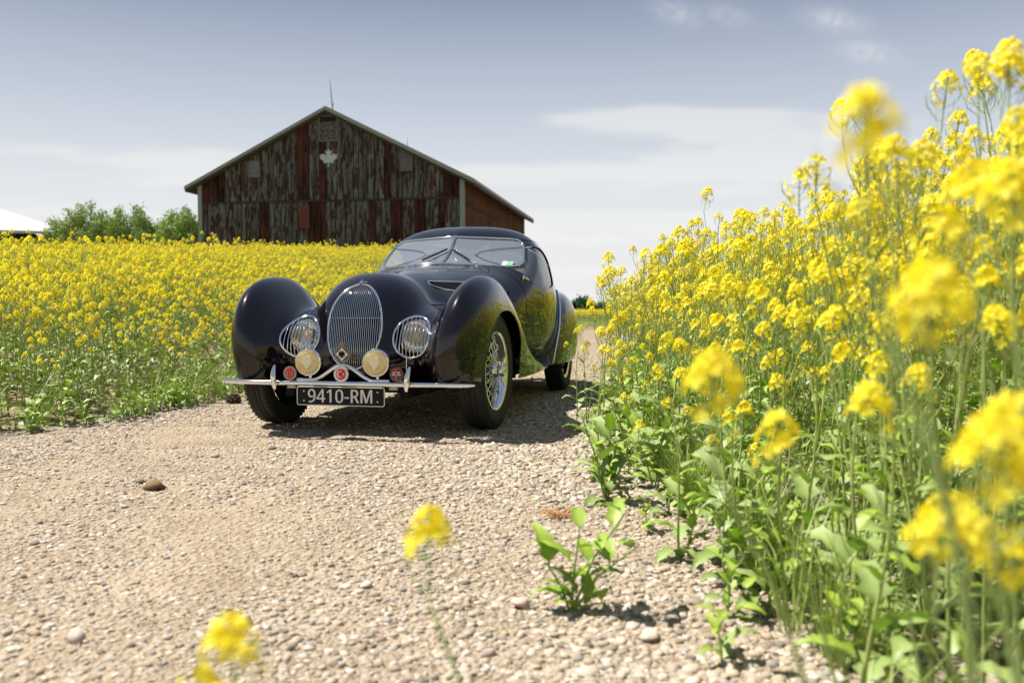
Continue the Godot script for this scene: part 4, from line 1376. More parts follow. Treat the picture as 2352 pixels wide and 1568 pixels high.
	un.box(Vector3(0, 0.36, 0.0), Vector3(1.30, 0.05, 0.05)); un.box(Vector3(0, 0.35, -2.65), Vector3(1.30, 0.06, 0.06))
	for k in [-1.0, 1.0]:
		un.box(Vector3(k * 0.46, 0.42, -0.06), Vector3(0.03, 0.26, 0.72)); un.box(Vector3(k * 0.60, 0.40, -0.46), Vector3(0.30, 0.25, 0.02))
		un.box(Vector3(k * 0.50, 0.42, -2.65), Vector3(0.03, 0.3, 0.8)); un.box(Vector3(k * 0.34, 0.26, 0.2), Vector3(0.05, 0.06, 0.7))
	part("chassis", un.mesh(black), car)
	var trimm := mat(Color(0.05, 0.035, 0.03), 0.7)
	var da := MB.new()
	da.tube(PackedVector3Array([Vector3(-0.56, 0.97, -1.62), Vector3(0, 0.985, -1.56), Vector3(0.56, 0.97, -1.62)]), 0.07, 10)
	part("dashboard", da.mesh(mat(Color(0.10, 0.07, 0.05), 0.4)), car)
	var swl := PackedVector3Array()
	for i in 28: swl.append(Vector3(0.30, 0.90, -1.86) + Vector3(cos(TAU * i / 28) * 0.19, sin(TAU * i / 28) * 0.15, -sin(TAU * i / 28) * 0.10))
	var sw := tube_part("steering_wheel", swl, 0.012, black, car, 8, true)
	tube_part("column", PackedVector3Array([Vector3(0.30, 0.90, -1.86), Vector3(0.30, 0.80, -1.5)]), 0.02, black, sw, 8)
	for k in 3:
		var a := PI * 0.5 + TAU * k / 3
		tube_part("spoke", PackedVector3Array([Vector3(0.30, 0.90, -1.86), Vector3(0.30, 0.90, -1.86) + Vector3(cos(a) * 0.19, sin(a) * 0.15, -sin(a) * 0.10)]), 0.007, steel, sw, 6)
	for k in [-1.0, 1.0]:
		var se := MB.new()
		se.tube(PackedVector3Array([Vector3(k * 0.32, 0.55, -2.0), Vector3(k * 0.32, 0.56, -2.4)]), 0.22, 10, false, true, 0.45)
		se.tube(PackedVector3Array([Vector3(k * 0.32, 0.55, -2.42), Vector3(k * 0.32, 0.85, -2.52), Vector3(k * 0.32, 1.05, -2.58)]), [0.22, 0.22, 0.15], 10, false, true, 0.4, Vector3.FORWARD)
		part("seat", se.mesh(trimm), car)
	build_wheel(car, 1.0, 0.0, 56); build_wheel(car, -1.0, 0.0, 24)
	build_wheel(car, 1.0, -2.65, 36); build_wheel(car, -1.0, -2.65, 24)

# ---------------------------------------------------------------- plants
var leaf_m: StandardMaterial3D
var stem_m: StandardMaterial3D
var petal_m: StandardMaterial3D

func leaf_shape(ln: float, wd: float, droop: float, fold: float, lobes: float, sd: int, tone: Color) -> MB:
	# grows along +x from the origin, rises first and droops later; wavy rim, folded along the midrib
	var rng := RandomNumberGenerator.new(); rng.seed = sd
	var m := MB.new()
	var n := 8
	var twist := rng.randf_range(-0.5, 0.5)
	var ids := []
	var p := Vector3.ZERO
	var ang := 0.55
	for i in n + 1:
		var t := float(i) / n
		var w := wd * pow(sin(PI * clampf(pow(t, 0.75) * 0.93 + 0.05, 0.0, 1.0)), 0.8) * (0.16 if t < 0.16 else 1.0)
		w *= 1.0 + lobes * (0.35 if i % 2 == 0 else -0.25) * rng.randf_range(0.5, 1.2)
		var sx := Basis(Vector3(cos(ang), sin(ang), 0).normalized(), twist * t) * Vector3(0, 0, 1)
		var upv := sx.cross(Vector3(cos(ang), sin(ang), 0)).normalized()
		if upv.y < 0: upv = -upv
		var wave := 0.12 * wd * sin(i * 2.1 + sd)
		m.col = tone * (0.86 + 0.1 * t)
		var a := m.vert(p - sx * w * cos(fold) + upv * (w * sin(fold) + wave), (upv + sx * sin(fold)).normalized(), Vector2(0, t))
		m.col = tone * 1.18
		var b := m.vert(p, upv, Vector2(0.5, t))
		m.col = tone * (0.86 + 0.1 * t)
		var c := m.vert(p + sx * w * cos(fold) + upv * (w * sin(fold) - wave), (upv - sx * sin(fold)).normalized(), Vector2(1, t))
		ids.append([a, b, c])
		p += Vector3(cos(ang), sin(ang), 0) * ln / n
		ang -= droop / n * (0.4 + 1.4 * t)
	for i in n:
		m.tri(ids[i][0], ids[i][1], ids[i + 1][1]); m.tri(ids[i][0], ids[i + 1][1], ids[i + 1][0])
		m.tri(ids[i][1], ids[i][2], ids[i + 1][2]); m.tri(ids[i][1], ids[i + 1][2], ids[i + 1][1])
	return m

func head_shape(sd: int, flowers: int, pods: int, ln: float) -> Array:
	# a raceme up the y axis: pods below, open four-petalled flowers, buds at the tip  -> [green, yellow]
	var rng := RandomNumberGenerator.new(); rng.seed = sd
	var g := MB.new(); var y := MB.new()
	g.col = Color(0.27, 0.36, 0.10)
	g.tube(PackedVector3Array([Vector3.ZERO, Vector3(0.002, ln * 0.5, 0), Vector3(0, ln, 0.002)]), [0.0017, 0.0014, 0.001], 3, false, false)
	for i in pods:
		var h := ln * (0.02 + 0.55 * i / maxi(pods, 1))
		var a := i * 2.4 + rng.randf() * 0.5
		var o := Vector3(cos(a), 0, sin(a))
		var l := rng.randf_range(0.028, 0.05) * (1.0 - 0.5 * i / maxi(pods, 1))
		g.col = Color(0.26, 0.35, 0.11) * rng.randf_range(0.85, 1.15)
		var b := Vector3(0, h, 0)
		g.tube(PackedVector3Array([b, b + o * 0.014 + Vector3(0, 0.006, 0), b + o * (0.016 + l * 0.45) + Vector3(0, 0.008 + l * 0.5, 0), b + o * (0.016 + l * 0.55) + Vector3(0, 0.010 + l, 0)]), [0.0006, 0.0006, 0.0013, 0.0004], 3, false, false)
	for i in flowers:
		var f := float(i) / flowers
		var h := ln - 0.030 + 0.028 * f - (0.02 if i % 5 == 0 else 0.0)
		var a := i * 2.399 + rng.randf() * 0.4
		var tilt := lerpf(0.05, 1.0, f) + rng.randf_range(-0.15, 0.15)
		var o := Vector3(cos(a) * cos(tilt), sin(tilt), sin(a) * cos(tilt))
		var c := Vector3(0, h, 0) + o * lerpf(0.027, 0.010, f)
		g.col = Color(0.26, 0.36, 0.06)
		g.tube(PackedVector3Array([Vector3(0, h - 0.003, 0), c]), 0.0006, 3, false, false)
		var ax := o.cross(Vector3(0.3, 1, 0.2)).normalized(); var az := o.cross(ax)
		var r := rng.randf_range(0.0082, 0.0112)
		var turn := rng.randf() * TAU
		for k in 4:
			var b := turn + k * PI * 0.5
			var e := ax * cos(b) + az * sin(b)
			var s := o.cross(e)
			y.col = Color(0.94, 0.84, 0.036) * rng.randf_range(0.86, 1.08)
			var tip := c + e * r + o * r * 0.35
			y.tri3(c, c + e * r * 0.62 + s * r * 0.42 + o * r * 0.25, tip + s * r * 0.18, o)
			y.tri3(c, tip + s * r * 0.18, tip - s * r * 0.18, o)
			y.tri3(c, tip - s * r * 0.18, c + e * r * 0.62 - s * r * 0.42 + o * r * 0.25, o)
		y.col = Color(0.55, 0.48, 0.03)
		y.tri3(c + o * 0.004 + ax * 0.0015, c + o * 0.004 - ax * 0.0015, c - o * 0.001, az)
	for i in 9:
		var a := i * 2.4
		var rr := 0.0055 * sqrt(i / 9.0)
		var b := Vector3(cos(a) * rr, ln + 0.006 - rr * 0.7, sin(a) * rr)
		y.col = Color(0.50, 0.50, 0.06) if i % 2 else Color(0.66, 0.55, 0.03)
		for k in 3:
			var q := TAU * k / 3
			var q2 := TAU * (k + 1) / 3
			y.tri3(b + Vector3(cos(q) * 0.0018, 0, sin(q) * 0.0018), b + Vector3(cos(q2) * 0.0018, 0, sin(q2) * 0.0018), b + Vector3(0, 0.0045, 0), Vector3(cos(q), 0.3, sin(q)))
	return [g, y]

var leaf_mb := []      # MB
var leaf_mesh := []    # ArrayMesh
var head_mb := []      # [green, yellow]
var head_mesh := []

func plant_kit() -> void:
	leaf_m = leafy(Color.WHITE, Color(0.40, 0.60, 0.10), 0.5)
	leaf_m.backlight = Color(0.50, 0.66, 0.12)
	stem_m = mat(Color.WHITE, 0.55); stem_m.vertex_color_use_as_albedo = true; stem_m.cull_mode = BaseMaterial3D.CULL_DISABLED
	petal_m = leafy(Color.WHITE, Color.WHITE, 0.6)
	petal_m.backlight = Color(0.95, 0.92, 0.16)
	var blue := Color(0.245, 0.320, 0.100); var fresh := Color(0.255, 0.350, 0.045)
	for q in [[0.19, 0.031, 1.5, 0.35, 0.8, blue], [0.16, 0.028, 1.9, 0.30, 1.0, blue], [0.14, 0.025, 1.2, 0.45, 0.7, fresh], [0.10, 0.015, 0.9, 0.40, 0.15, blue], [0.08, 0.012, 0.7, 0.45, 0.1, fresh], [0.12, 0.022, 1.4, 0.35, 0.4, fresh]]:
		var l := leaf_shape(q[0], q[1], q[2], q[3], q[4], 200 + leaf_mb.size(), q[5])
		leaf_mb.append(l); leaf_mesh.append(l.mesh(leaf_m, true))
	for q in [[20, 8, 0.11], [26, 6, 0.10], [17, 12, 0.15], [12, 5, 0.08], [22, 14, 0.17]]:
		var h := head_shape(300 + head_mb.size(), q[0], q[1], q[2])
		head_mb.append(h)
		var am: ArrayMesh = h[0].mesh(stem_m, true)
		h[1].mesh(petal_m, true, am)
		head_mesh.append(am)

# kind: "tall", "edge", "rosette"  -> {stem, leaves: [[id, xform]], heads: [[id, xform]], h}
func plant_plan(kind: String, sd: int) -> Dictionary:
	var rng := RandomNumberGenerator.new(); rng.seed = sd
	var st := MB.new()
	st.col = Color(0.29, 0.35, 0.095)
	var H: float = {"tall": rng.randf_range(1.02, 1.16), "edge": rng.randf_range(0.58, 0.76), "rosette": rng.randf_range(0.16, 0.26)}[kind]
	var lx := rng.randf_range(-0.10, 0.10); var lz := rng.randf_range(-0.10, 0.10)
	var at := func(t: float) -> Vector3: return Vector3(lx * t * t + 0.012 * sin(t * 7.0 + sd), H * t, lz * t * t + 0.012 * cos(t * 6.0 + sd))
	var pts := PackedVector3Array(); var rad := PackedFloat32Array()
	for i in 9:
		pts.append(at.call(i / 8.0)); rad.append(lerpf(0.0062 if kind != "rosette" else 0.005, 0.0018, i / 8.0))
	st.tube(pts, rad, 5, false, false)
	var leaves := []; var heads := []
	var nl := {"tall": 9, "edge": 9, "rosette": 8}[kind] as int
	for i in nl:
		var f := float(i) / nl
		var t: float
		var id: int
		var sc := rng.randf_range(0.75, 1.15)
		if kind == "tall":
			t = lerpf(0.08, 0.80, pow(f, 1.1)); id = [0, 1, 0, 2, 5, 3, 3, 4, 4][i]
		elif kind == "edge":
			t = lerpf(0.02, 0.72, f); id = [0, 1, 2, 0, 1, 5, 3, 4, 4][i]
		else:
			t = lerpf(0.03, 0.95, f); id = [0, 2, 1, 2, 5, 5, 2, 5][i]; sc *= 0.8
		var az := i * 2.4 + rng.randf_range(-0.5, 0.5)
		var b := Basis(Vector3.UP, az) * Basis(Vector3(0, 0, 1), rng.randf_range(-0.15, 0.55))
		leaves.append([id, Transform3D(b.scaled(Vector3.ONE * sc), at.call(t))])
	if kind != "rosette":
		heads.append([rng.randi() % 5, Transform3D(Basis(Vector3.UP, rng.randf() * TAU) * Basis(Vector3.RIGHT, rng.randf_range(-0.15, 0.15)), at.call(0.985))])
		var nb := 5 if kind == "tall" else 3
		for i in nb:
			var t := lerpf(0.52, 0.88, (i + rng.randf() * 0.6) / nb)
			var a := i * 2.4 + rng.randf() * 0.8 + sd
			var o := Vector3(cos(a), 0, sin(a))
			var p0: Vector3 = at.call(t)
			var ln := H * rng.randf_range(0.16, 0.30) * (1.25 - 0.5 * t)
			var p1 := p0 + o * ln * 0.32 + Vector3(0, ln * 0.55, 0); var p2 := p0 + o * ln * 0.45 + Vector3(0, ln, 0)
			st.tube(PackedVector3Array([p0, p1, p2]), [0.0024, 0.0018, 0.0015], 4, false, false)
			heads.append([rng.randi() % 5, Transform3D(Basis(Vector3.UP, rng.randf() * TAU) * (Basis(Vector3.RIGHT, rng.randf_range(0.0, 0.25)) * Basis().scaled(Vector3.ONE * 1.08)), p2)])
	return {"stem": st, "leaves": leaves, "heads": heads, "h": H}

func plan_mesh(p: Dictionary) -> ArrayMesh:
	var g := MB.new(); var l := MB.new(); var y := MB.new()
	g.add(p.stem, Transform3D())
	for q in p.leaves: l.add(leaf_mb[q[0]], q[1])
	for q in p.heads:
		g.add(head_mb[q[0]][0], q[1]); y.add(head_mb[q[0]][1], q[1])
	var am := g.mesh(stem_m, true)
	l.mesh(leaf_m, true, am)
	y.mesh(petal_m, true, am)
	return am

func plan_node(p: Dictionary) -> Node3D:
	var o := Node3D.new()
	o.name = "canola_plant"
	part("stem", p.stem.mesh(stem_m, true), o)
	for q in p.leaves: part("leaf", leaf_mesh[q[0]], o, q[1])
	for q in p.heads: part("flower_head", head_mesh[q[0]], o, q[1])
	return o

func build_crop() -> void:
	plant_kit()
	var plans := []
	for i in 6: plans.append(plant_plan("tall", 500 + i))
	for i in 3: plans.append(plant_plan("edge", 520 + i))
	for i in 2: plans.append(plant_plan("rosette", 540 + i))
	var protos := []; var meshes := []
	for p in plans:
		protos.append(plan_node(p)); meshes.append(plan_mesh(p))
	var rng := RandomNumberGenerator.new(); rng.seed = 4242
	var all := []
	var lump := FastNoiseLite.new(); lump.seed = 6; lump.frequency = 0.5; lump.fractal_octaves = 2
	# [position, variant, scale, side]
	var put := func(x: float, d: float, v: int, sc: float, side: int) -> void:
		all.append([Vector3(x, land(x, d) - 0.01, -d), v, sc, side, rng.randf() * TAU, rng.randfn(0, 0.07), rng.randfn(0, 0.07)])
	# left field, thick at the front and thinner where only tops show
	var d := 3.6
	while d < 46.0:
		var step := 0.25 if d < 12.0 else 0.6
		var e := pl(LEFT_EDGE, d)
		var xl := maxf(-0.66 * d - 0.8, -34.0)
		var dens := 35.0 if d < 9.0 else 32.0 if d < 16.0 else 17.0
		if d < 5.0: xl = maxf(xl, e - 1.6)
		var n := int((e - xl) * step * dens)
		for i in n:
			var x := rng.randf_range(xl, e + 0.12 * sin(d * 5.0))
			var dd := d + rng.randf() * step
			var q := e - x + 0.28 * lump.get_noise_2d(dd * 2.0, 50.0)
			if q < 0.0: continue
			# nothing grows inside the barn or where the shed stands
			var bx := (x + 2.188) * cos(0.167) + (-dd + 40.243) * sin(0.167); var bz := -(x + 2.188) * sin(0.167) + (-dd + 40.243) * cos(0.167)
			if bx < 0.4 and bx > -13.0 and bz < 0.6: continue
			var edge := sstep(0.0, 0.7, q)
			var v := rng.randi() % 6
			var sc := rng.randf_range(0.58, 0.86) * (1.0 + 0.16 * lump.get_noise_2d(x, dd))
			if rng.randf() < 0.05: sc *= 1.2
			if q < 0.2:
				v = 6 + rng.randi() % 5
				sc *= rng.randf_range(0.6, 1.15)
			elif rng.randf() > edge: v = 6 + rng.randi() % 3
			if v < 6: sc *= lerpf(0.72, 1.0, edge)
			put.call(x, dd, v, sc, 0)
		d += step
	# right bank
	d = 0.75
	while d < 40.0:
		var step := 0.2 if d < 6.0 else 0.5
		var e := pl(RIGHT_EDGE, d)
		var xr := minf(maxf(0.72 * d + 0.9, e + 1.2), 16.0)
		var dens := 58.0 if d < 3.0 else 36.0 if d < 9.0 else 26.0
		if d > 14.0: dens = 12.0
		var n := int((xr - e) * step * dens)
		for i in n:
			var x := rng.randf_range(e - 0.02, xr)
			var dd := d + rng.randf() * step
			var q := x - e
			var v := rng.randi() % 6
			var sc := rng.randf_range(0.72, 1.03) * (1.0 + 0.10 * lump.get_noise_2d(x * 1.5, dd * 1.5))
			if q < 0.16 and rng.randf() < 0.85:
				v = 6 + rng.randi() % 5
				sc *= 1.15
			elif q < 0.30 and rng.randf() < 0.5: v = 6 + rng.randi() % 3
			elif q < 0.3: sc *= 0.85
			if v < 6 and rng.randf() < 0.05: sc *= 1.17
			if dd < 1.5 and x < 0.62 and v < 6: sc *= 0.66
			if dd < 1.9: sc = minf(sc, 0.86)
			if q < 1.0 and rng.randf() < 0.25: put.call(x + 0.1, dd + 0.05, 9 + rng.randi() % 2, rng.randf_range(0.7, 1.2), 1)
			put.call(x, dd, v, sc, 1)
		d += step
	# weeds straying onto the gravel
	for i in 46:
		var dd := rng.randf_range(1.8, 5.4)
		put.call(pl(RIGHT_EDGE, dd) - 0.30 * pow(rng.randf(), 2.0), dd, 9 + rng.randi() % 2 if rng.randf() < 0.6 else 6 + rng.randi() % 3, rng.randf_range(0.5, 1.0), 1)
	for i in 70:
		var dd := rng.randf_range(4.6, 8.5)
		put.call(pl(LEFT_EDGE, dd) + rng.randf_range(-0.20, 0.15), dd, 9 + rng.randi() % 2, rng.randf_range(0.35, 0.95), 0)
	# beyond the drive
	for i in 900:
		var dd := rng.randf_range(30.0, 52.0)
		put.call(rng.randf_range(0.055 * dd, 0.16 * dd), dd, rng.randi() % 6, 0.55, 1)
	# grass between the stems and along both edges of the drive
	var tuft := MB.new()
	for i in 16:
		var ga := rng.randf() * TAU
		var gl := rng.randf_range(0.12, 0.34)
		var go := Vector3(cos(ga), 0, sin(ga))
		var gs := Vector3(-sin(ga), 0, cos(ga)) * rng.randf_range(0.0015, 0.0035)
		var b0 := go * rng.randf() * 0.03; var b1 := b0 + go * gl * 0.18 + Vector3(0, gl * 0.6, 0); var b2 := b0 + go * gl * rng.randf_range(0.35, 0.7) + Vector3(0, gl, 0)
		tuft.col = Color(0.30, 0.36, 0.09) * rng.randf_range(0.75, 1.2)
		tuft.quad(b0 - gs, b0 + gs, b1 + gs * 0.8, b1 - gs * 0.8); tuft.tri3(b1 - gs * 0.8, b1 + gs * 0.8, b2)
	var gbuf := PackedFloat32Array()
	var gcount := 0
	for i in 1500:
		var right := i % 6 != 0
		var gd := rng.randf_range(1.0, 9.0) if right else rng.randf_range(4.6, 10.0)
		var gx: float = pl(RIGHT_EDGE, gd) + 1.1 * pow(rng.randf(), 1.4) - 0.03 if right else pl(LEFT_EDGE, gd) - 1.0 * pow(rng.randf(), 1.6) + 0.05
		if lump.get_noise_2d(gx * 3.0, gd * 2.0) < -0.05: continue
		var gsc := rng.randf_range(0.4, 1.1) if gd > 1.6 else rng.randf_range(0.4, 0.9)
		var gb := Basis(Vector3.UP, rng.randf() * TAU).scaled(Vector3.ONE * gsc)
		gbuf.append_array(PackedFloat32Array([gb.x.x, gb.y.x, gb.z.x, gx, gb.x.y, gb.y.y, gb.z.y, land(gx, gd), gb.x.z, gb.y.z, gb.z.z, -gd]))
		gcount += 1
	var gm := swarm("grass", tuft.mesh(leaf_m, true), gbuf, gcount, self, false)
	tag(gm, "thin green grass growing between the canola stems beside the drive", "grass", "", "stuff")
	all.sort_custom(func(a, b): return a[2] * (0.4 if a[1] > 8 else 0.75 if a[1] > 5 else 1.0) / (a[0] as Vector3).length() > b[2] * (0.4 if b[1] > 8 else 0.75 if b[1] > 5 else 1.0) / (b[0] as Vector3).length())
	var bufs := {}
	var single := 0
	for a in all:
		var b: Basis = Basis(Vector3.RIGHT, a[5]) * Basis(Vector3(0, 0, 1), a[6]) * Basis(Vector3.UP, a[4])
		var tr := Transform3D(b.scaled(Vector3.ONE * a[2]), a[0])
		var seen_low: bool = absf(a[0].x) < 0.66 * -a[0].z + 0.5
		if single < 290 and seen_low:
			single += 1
			var o: Node3D = protos[a[1]].duplicate()
			o.name = "canola_plant"
			add_child(o, true)
			o.transform = tr
			tag(o, canola_label(a, plans), "canola plant", "canola plants beside the drive")
			continue
		var key := Vector2i(a[3], a[1])
		if not bufs.has(key): bufs[key] = PackedFloat32Array()
		var bb := tr.basis
		var tn := rng.randf_range(0.84, 1.12); var tw := rng.randf_range(-0.05, 0.06)
		bufs[key].append_array(PackedFloat32Array([bb.x.x, bb.y.x, bb.z.x, tr.origin.x, bb.x.y, bb.y.y, bb.z.y, tr.origin.y, bb.x.z, bb.y.z, bb.z.z, tr.origin.z, tn + tw, tn, tn - tw, 1.0]))
	for side in 2:
		var crop := Node3D.new()
		crop.name = "canola_field"
		add_child(crop, true)
		tag(crop, ["flowering yellow canola field rising behind the car on the left", "dense yellow canola crop filling the bank on the right"][side], "crop", "", "stuff")
		for v in plans.size():
			var key := Vector2i(side, v)
			if bufs.has(key): swarm("flowering_plants" if v < 9 else "leafy_plants", meshes[v], bufs[key], bufs[key].size() / 16, crop, true)
	for p in protos: p.free()

func canola_label(a: Array, plans: Array) -> String:
	var dist: float = -a[0].z
	var tallness: float = plans[a[1]].h * a[2]
	var heads: int = plans[a[1]].heads.size()
	var kind: String = "leafy young canola" if a[1] > 8 else "short broad-leaved canola" if a[1] > 5 else "tall canola" if tallness > 0.97 else "medium canola" if tallness > 0.8 else "low canola"
	var lean: float = a[5] * 0.5 - a[6]
	var tilt: String = " leaning right" if lean > 0.05 else " leaning left" if lean < -0.05 else ", upright,"
	var q: float = (pl(LEFT_EDGE, dist) - a[0].x) if a[3] == 0 else (a[0].x - pl(RIGHT_EDGE, dist))
	var row: String = "on the drive edge" if q < 0.25 else "in the second row" if q < 0.55 else "in the third row" if q < 0.9 else "deep in the crop"
	var level: String
	if a[3] == 0: level = "left, ahead of the front wheel" if dist < 5.6 else "left, level with the bonnet" if dist < 6.6 else "left, behind the left fender"
	else: level = "closest to the viewer" if dist < 1.1 else "near the viewer" if dist < 1.5 else "beside the paired seedlings" if dist < 2.1 else "beside the lone seedling" if dist < 2.7 else "beside the bushy seedling" if dist < 3.6 else "short of the bumper" if dist < 4.8 else "level with the front wheel" if dist < 6.0 else "level with the car door"
	return kind + tilt + " " + row + ", " + level

func loose_leafed(called: String, label: String, category: String, base: Vector3, shoots: Array, seed_n: int, group := "") -> void:
	# shoots: [tip offset, number of leaves, leaf kinds, scale, head or -1]
	var rng := RandomNumberGenerator.new(); rng.seed = seed_n
	var o := thing(called, label, category, base, group)
	for s in shoots:
		var tip: Vector3 = s[0]
		var mid := tip * 0.5 + Vector3(tip.z, 0, -tip.x) * 0.06 - Vector3(tip.x, 0, tip.z) * 0.12
		var st := MB.new(); st.col = Color(0.19, 0.30, 0.07)
		st.tube(PackedVector3Array([Vector3(0, -0.01, 0), mid, tip]), [0.0042, 0.003, 0.0018], 5, false, false)
		part("stem", st.mesh(stem_m, true), o)
		for i in s[1]:
			var f: float = (i + 0.6) / (s[1] as int)
			var p := Vector3.ZERO.lerp(mid, f * 2.0) if f < 0.5 else mid.lerp(tip, f * 2.0 - 1.0)
			var b := Basis(Vector3.UP, i * 2.5 + rng.randf() * 1.2 + seed_n) * Basis(Vector3(0, 0, 1), rng.randf_range(-0.1, 0.7))
			var ids: Array = s[2]
			part("leaf", leaf_mesh[ids[i % ids.size()]], o, Transform3D(b.scaled(Vector3.ONE * s[3] * rng.randf_range(0.75, 1.15)), p))
		if s[4] >= 0:
			part("flower_head", head_mesh[s[4]], o, Transform3D(Basis(Vector3.UP, rng.randf() * 6.0), tip))

func build_loose_plants() -> void:
	# seedlings standing alone in the gravel
	loose_leafed("canola_seedling", "lone leafy seedling growing out of the gravel in front", "seedling", Vector3(0.141, 0, -2.137), [[Vector3(0.02, 0.21, 0.01), 5, [2, 5, 2], 0.85, -1], [Vector3(0.135, 0.255, 0.02), 6, [5, 2, 5], 0.85, -1], [Vector3(0.16, 0.17, 0.03), 4, [2, 5], 0.8, -1], [Vector3(0.08, 0.03, 0.02), 4, [2, 5], 0.7, -1], [Vector3(-0.06, 0.12, 0.0), 3, [2, 5], 0.85, -1]], 3)
	loose_leafed("canola_seedling", "bushy green seedling between the lone seedling and the car", "seedling", Vector3(0.351, 0, -3.386), [[Vector3(0.02, 0.26, 0), 8, [0, 2, 5], 0.85, -1], [Vector3(-0.09, 0.32, 0), 6, [2, 5, 4], 0.85, -1], [Vector3(0.12, 0.22, 0.04), 7, [1, 2, 5], 0.8, 3], [Vector3(-0.03, 0.16, 0.06), 6, [1, 0], 0.8, -1]], 5)
	loose_leafed("canola_seedling", "thin upright sprig with small yellow buds beside the car shadow", "seedling", Vector3(0.45, 0, -5.4), [[Vector3(-0.02, 0.42, 0), 5, [4, 3, 5], 0.8, 3], [Vector3(0.04, 0.30, 0), 4, [4, 5], 0.8, 3]], 6)
	loose_leafed("canola_seedling", "low leafy seedling with yellow flowers right of the bushy one", "seedling", Vector3(0.57, 0, -3.6), [[Vector3(0.05, 0.28, 0), 8, [1, 2, 0], 1.0, 3], [Vector3(-0.12, 0.30, 0.02), 7, [2, 5], 0.95, 3], [Vector3(0.12, 0.22, 0.05), 7, [0, 1], 0.95, 0]], 8)
	loose_leafed("canola_seedling", "broad leafed seedling leaning over the gravel at the foot of the bank", "seedling", Vector3(0.62, 0, -2.5), [[Vector3(-0.08, 0.20, 0.02), 6, [0, 1, 2], 0.85, -1], [Vector3(0.06, 0.26, 0), 5, [1, 2, 5], 0.8, 3]], 9)
	loose_leafed("canola_seedling", "flat low seedling in the gravel at the lower right", "seedling", Vector3(0.60, 0, -2.1), [[Vector3(-0.07, 0.07, 0.02), 4, [0, 2], 0.62, -1], [Vector3(0.05, 0.12, 0.02), 4, [2, 5, 1], 0.7, -1]], 12)
	# flower heads on bowed stems close to the viewer
	var spots := [
		["flower sprig blurred in front of the gravel below the bumper", Vector3(-0.083, 0.513, -0.90), 1, 1.0, Vector3(0.10, 0, 0.10)],
		["pair of flower heads blurred at the lower left", Vector3(-0.236, 0.456, -0.75), 1, 1.0, Vector3(0.03, 0, 0.06)],
		["flower head blurred on the bottom edge under the pair", Vector3(-0.229, 0.434, -0.70), 3, 0.9, Vector3(-0.02, 0, 0.06)],
		["flower head blurred on the bottom edge near the middle", Vector3(-0.028, 0.388, -0.80), 3, 1.0, Vector3(0.05, 0, 0.06)],
		["large flower cluster blurred beside the rear wheel", Vector3(0.190, 0.671, -0.85), 1, 1.15, Vector3(0.14, 0, 0.06)],
		["largest flower cluster blurred at the right edge", Vector3(0.297, 0.649, -0.55), 1, 1.1, Vector3(0.05, 0, 0.05)],
		["large flower cluster blurred high in the right bank", Vector3(0.287, 0.744, -0.62), 1, 1.1, Vector3(0.06, 0, 0.03)],
		["flower cluster blurred against the sky over the right bank", Vector3(0.194, 0.828, -0.50), 0, 0.8, Vector3(0.1, 0, 0.05)],
		["tall flower head in the upper right corner against the sky", Vector3(0.816, 1.150, -1.50), 1, 1.2, Vector3(0.02, 0, 0.02)],
		["second tall flower head beside the corner one against the sky", Vector3(0.869, 1.175, -1.70), 0, 1.1, Vector3(0.02, 0, 0.02)],
		["flower head standing clear above the middle of the right bank", Vector3(0.667, 1.070, -2.00), 3, 1.3, Vector3(0.1, 0, 0.02)],
		["flower cluster blurred low in the right bank", Vector3(0.354, 0.548, -0.75), 1, 1.0, Vector3(0.08, 0, 0.05)],
		["flower cluster blurred over the foot of the right bank", Vector3(0.311, 0.581, -1.05), 0, 1.1, Vector3(0.1, 0, 0.03)],
		["soft yellow flower head inside the upper right bank", Vector3(0.508, 0.871, -1.00), 1, 1.3, Vector3(0.06, 0, 0.03)],
		["soft yellow flower head lower inside the right bank", Vector3(0.437, 0.622, -1.10), 1, 1.1, Vector3(0.08, 0, 0.03)],
		["soft yellow flower cluster at the right edge of the bank", Vector3(0.441, 0.841, -0.80), 1, 1.2, Vector3(0.03, 0, 0.03)],
		["small flower head blurred by the right edge", Vector3(0.412, 0.541, -0.75), 3, 1.0, Vector3(0.03, 0, 0.05)]]
	var rng := RandomNumberGenerator.new(); rng.seed = 15
	for s in spots:
		var top: Vector3 = s[1]
		var root := Vector3(top.x + s[4].x, 0, top.z + s[4].z)
		var o := thing("flower_sprig", "yellow canola " + s[0], "flower", root, "canola sprigs close to the viewer")
		var loc := top - root
		var head: Transform3D
		var st := MB.new(); st.col = Color(0.22, 0.32, 0.09)
		var base_y: float = loc.y - 0.085 * s[3]
		st.tube(PackedVector3Array([Vector3(0, -0.01, 0), Vector3(loc.x * 0.2, base_y * 0.45, loc.z * 0.2), Vector3(loc.x * 0.6, base_y * 0.8, loc.z * 0.6), Vector3(loc.x, base_y, loc.z)]), [0.004, 0.003, 0.0022, 0.0016], 5, false, false)
		part("stem", st.mesh(stem_m, true), o)
		head = Transform3D(Basis(Vector3.UP, rng.randf() * 6.0).scaled(Vector3.ONE * s[3] * 0.88), Vector3(loc.x, base_y, loc.z))
		part("flower_head", head_mesh[s[2]], o, head)
		if s[3] > 1.2 or s[0].begins_with("pair"):
			part("flower_head", head_mesh[3], o, Transform3D(Basis(Vector3.UP, 2.0).scaled(Vector3.ONE * s[3] * 0.9), Vector3(loc.x - 0.028 * s[3], base_y - 0.026 * s[3], loc.z + 0.005)))
	# dry grass tuft, fir cone and clod on the drive
	var tuft := MB.new()
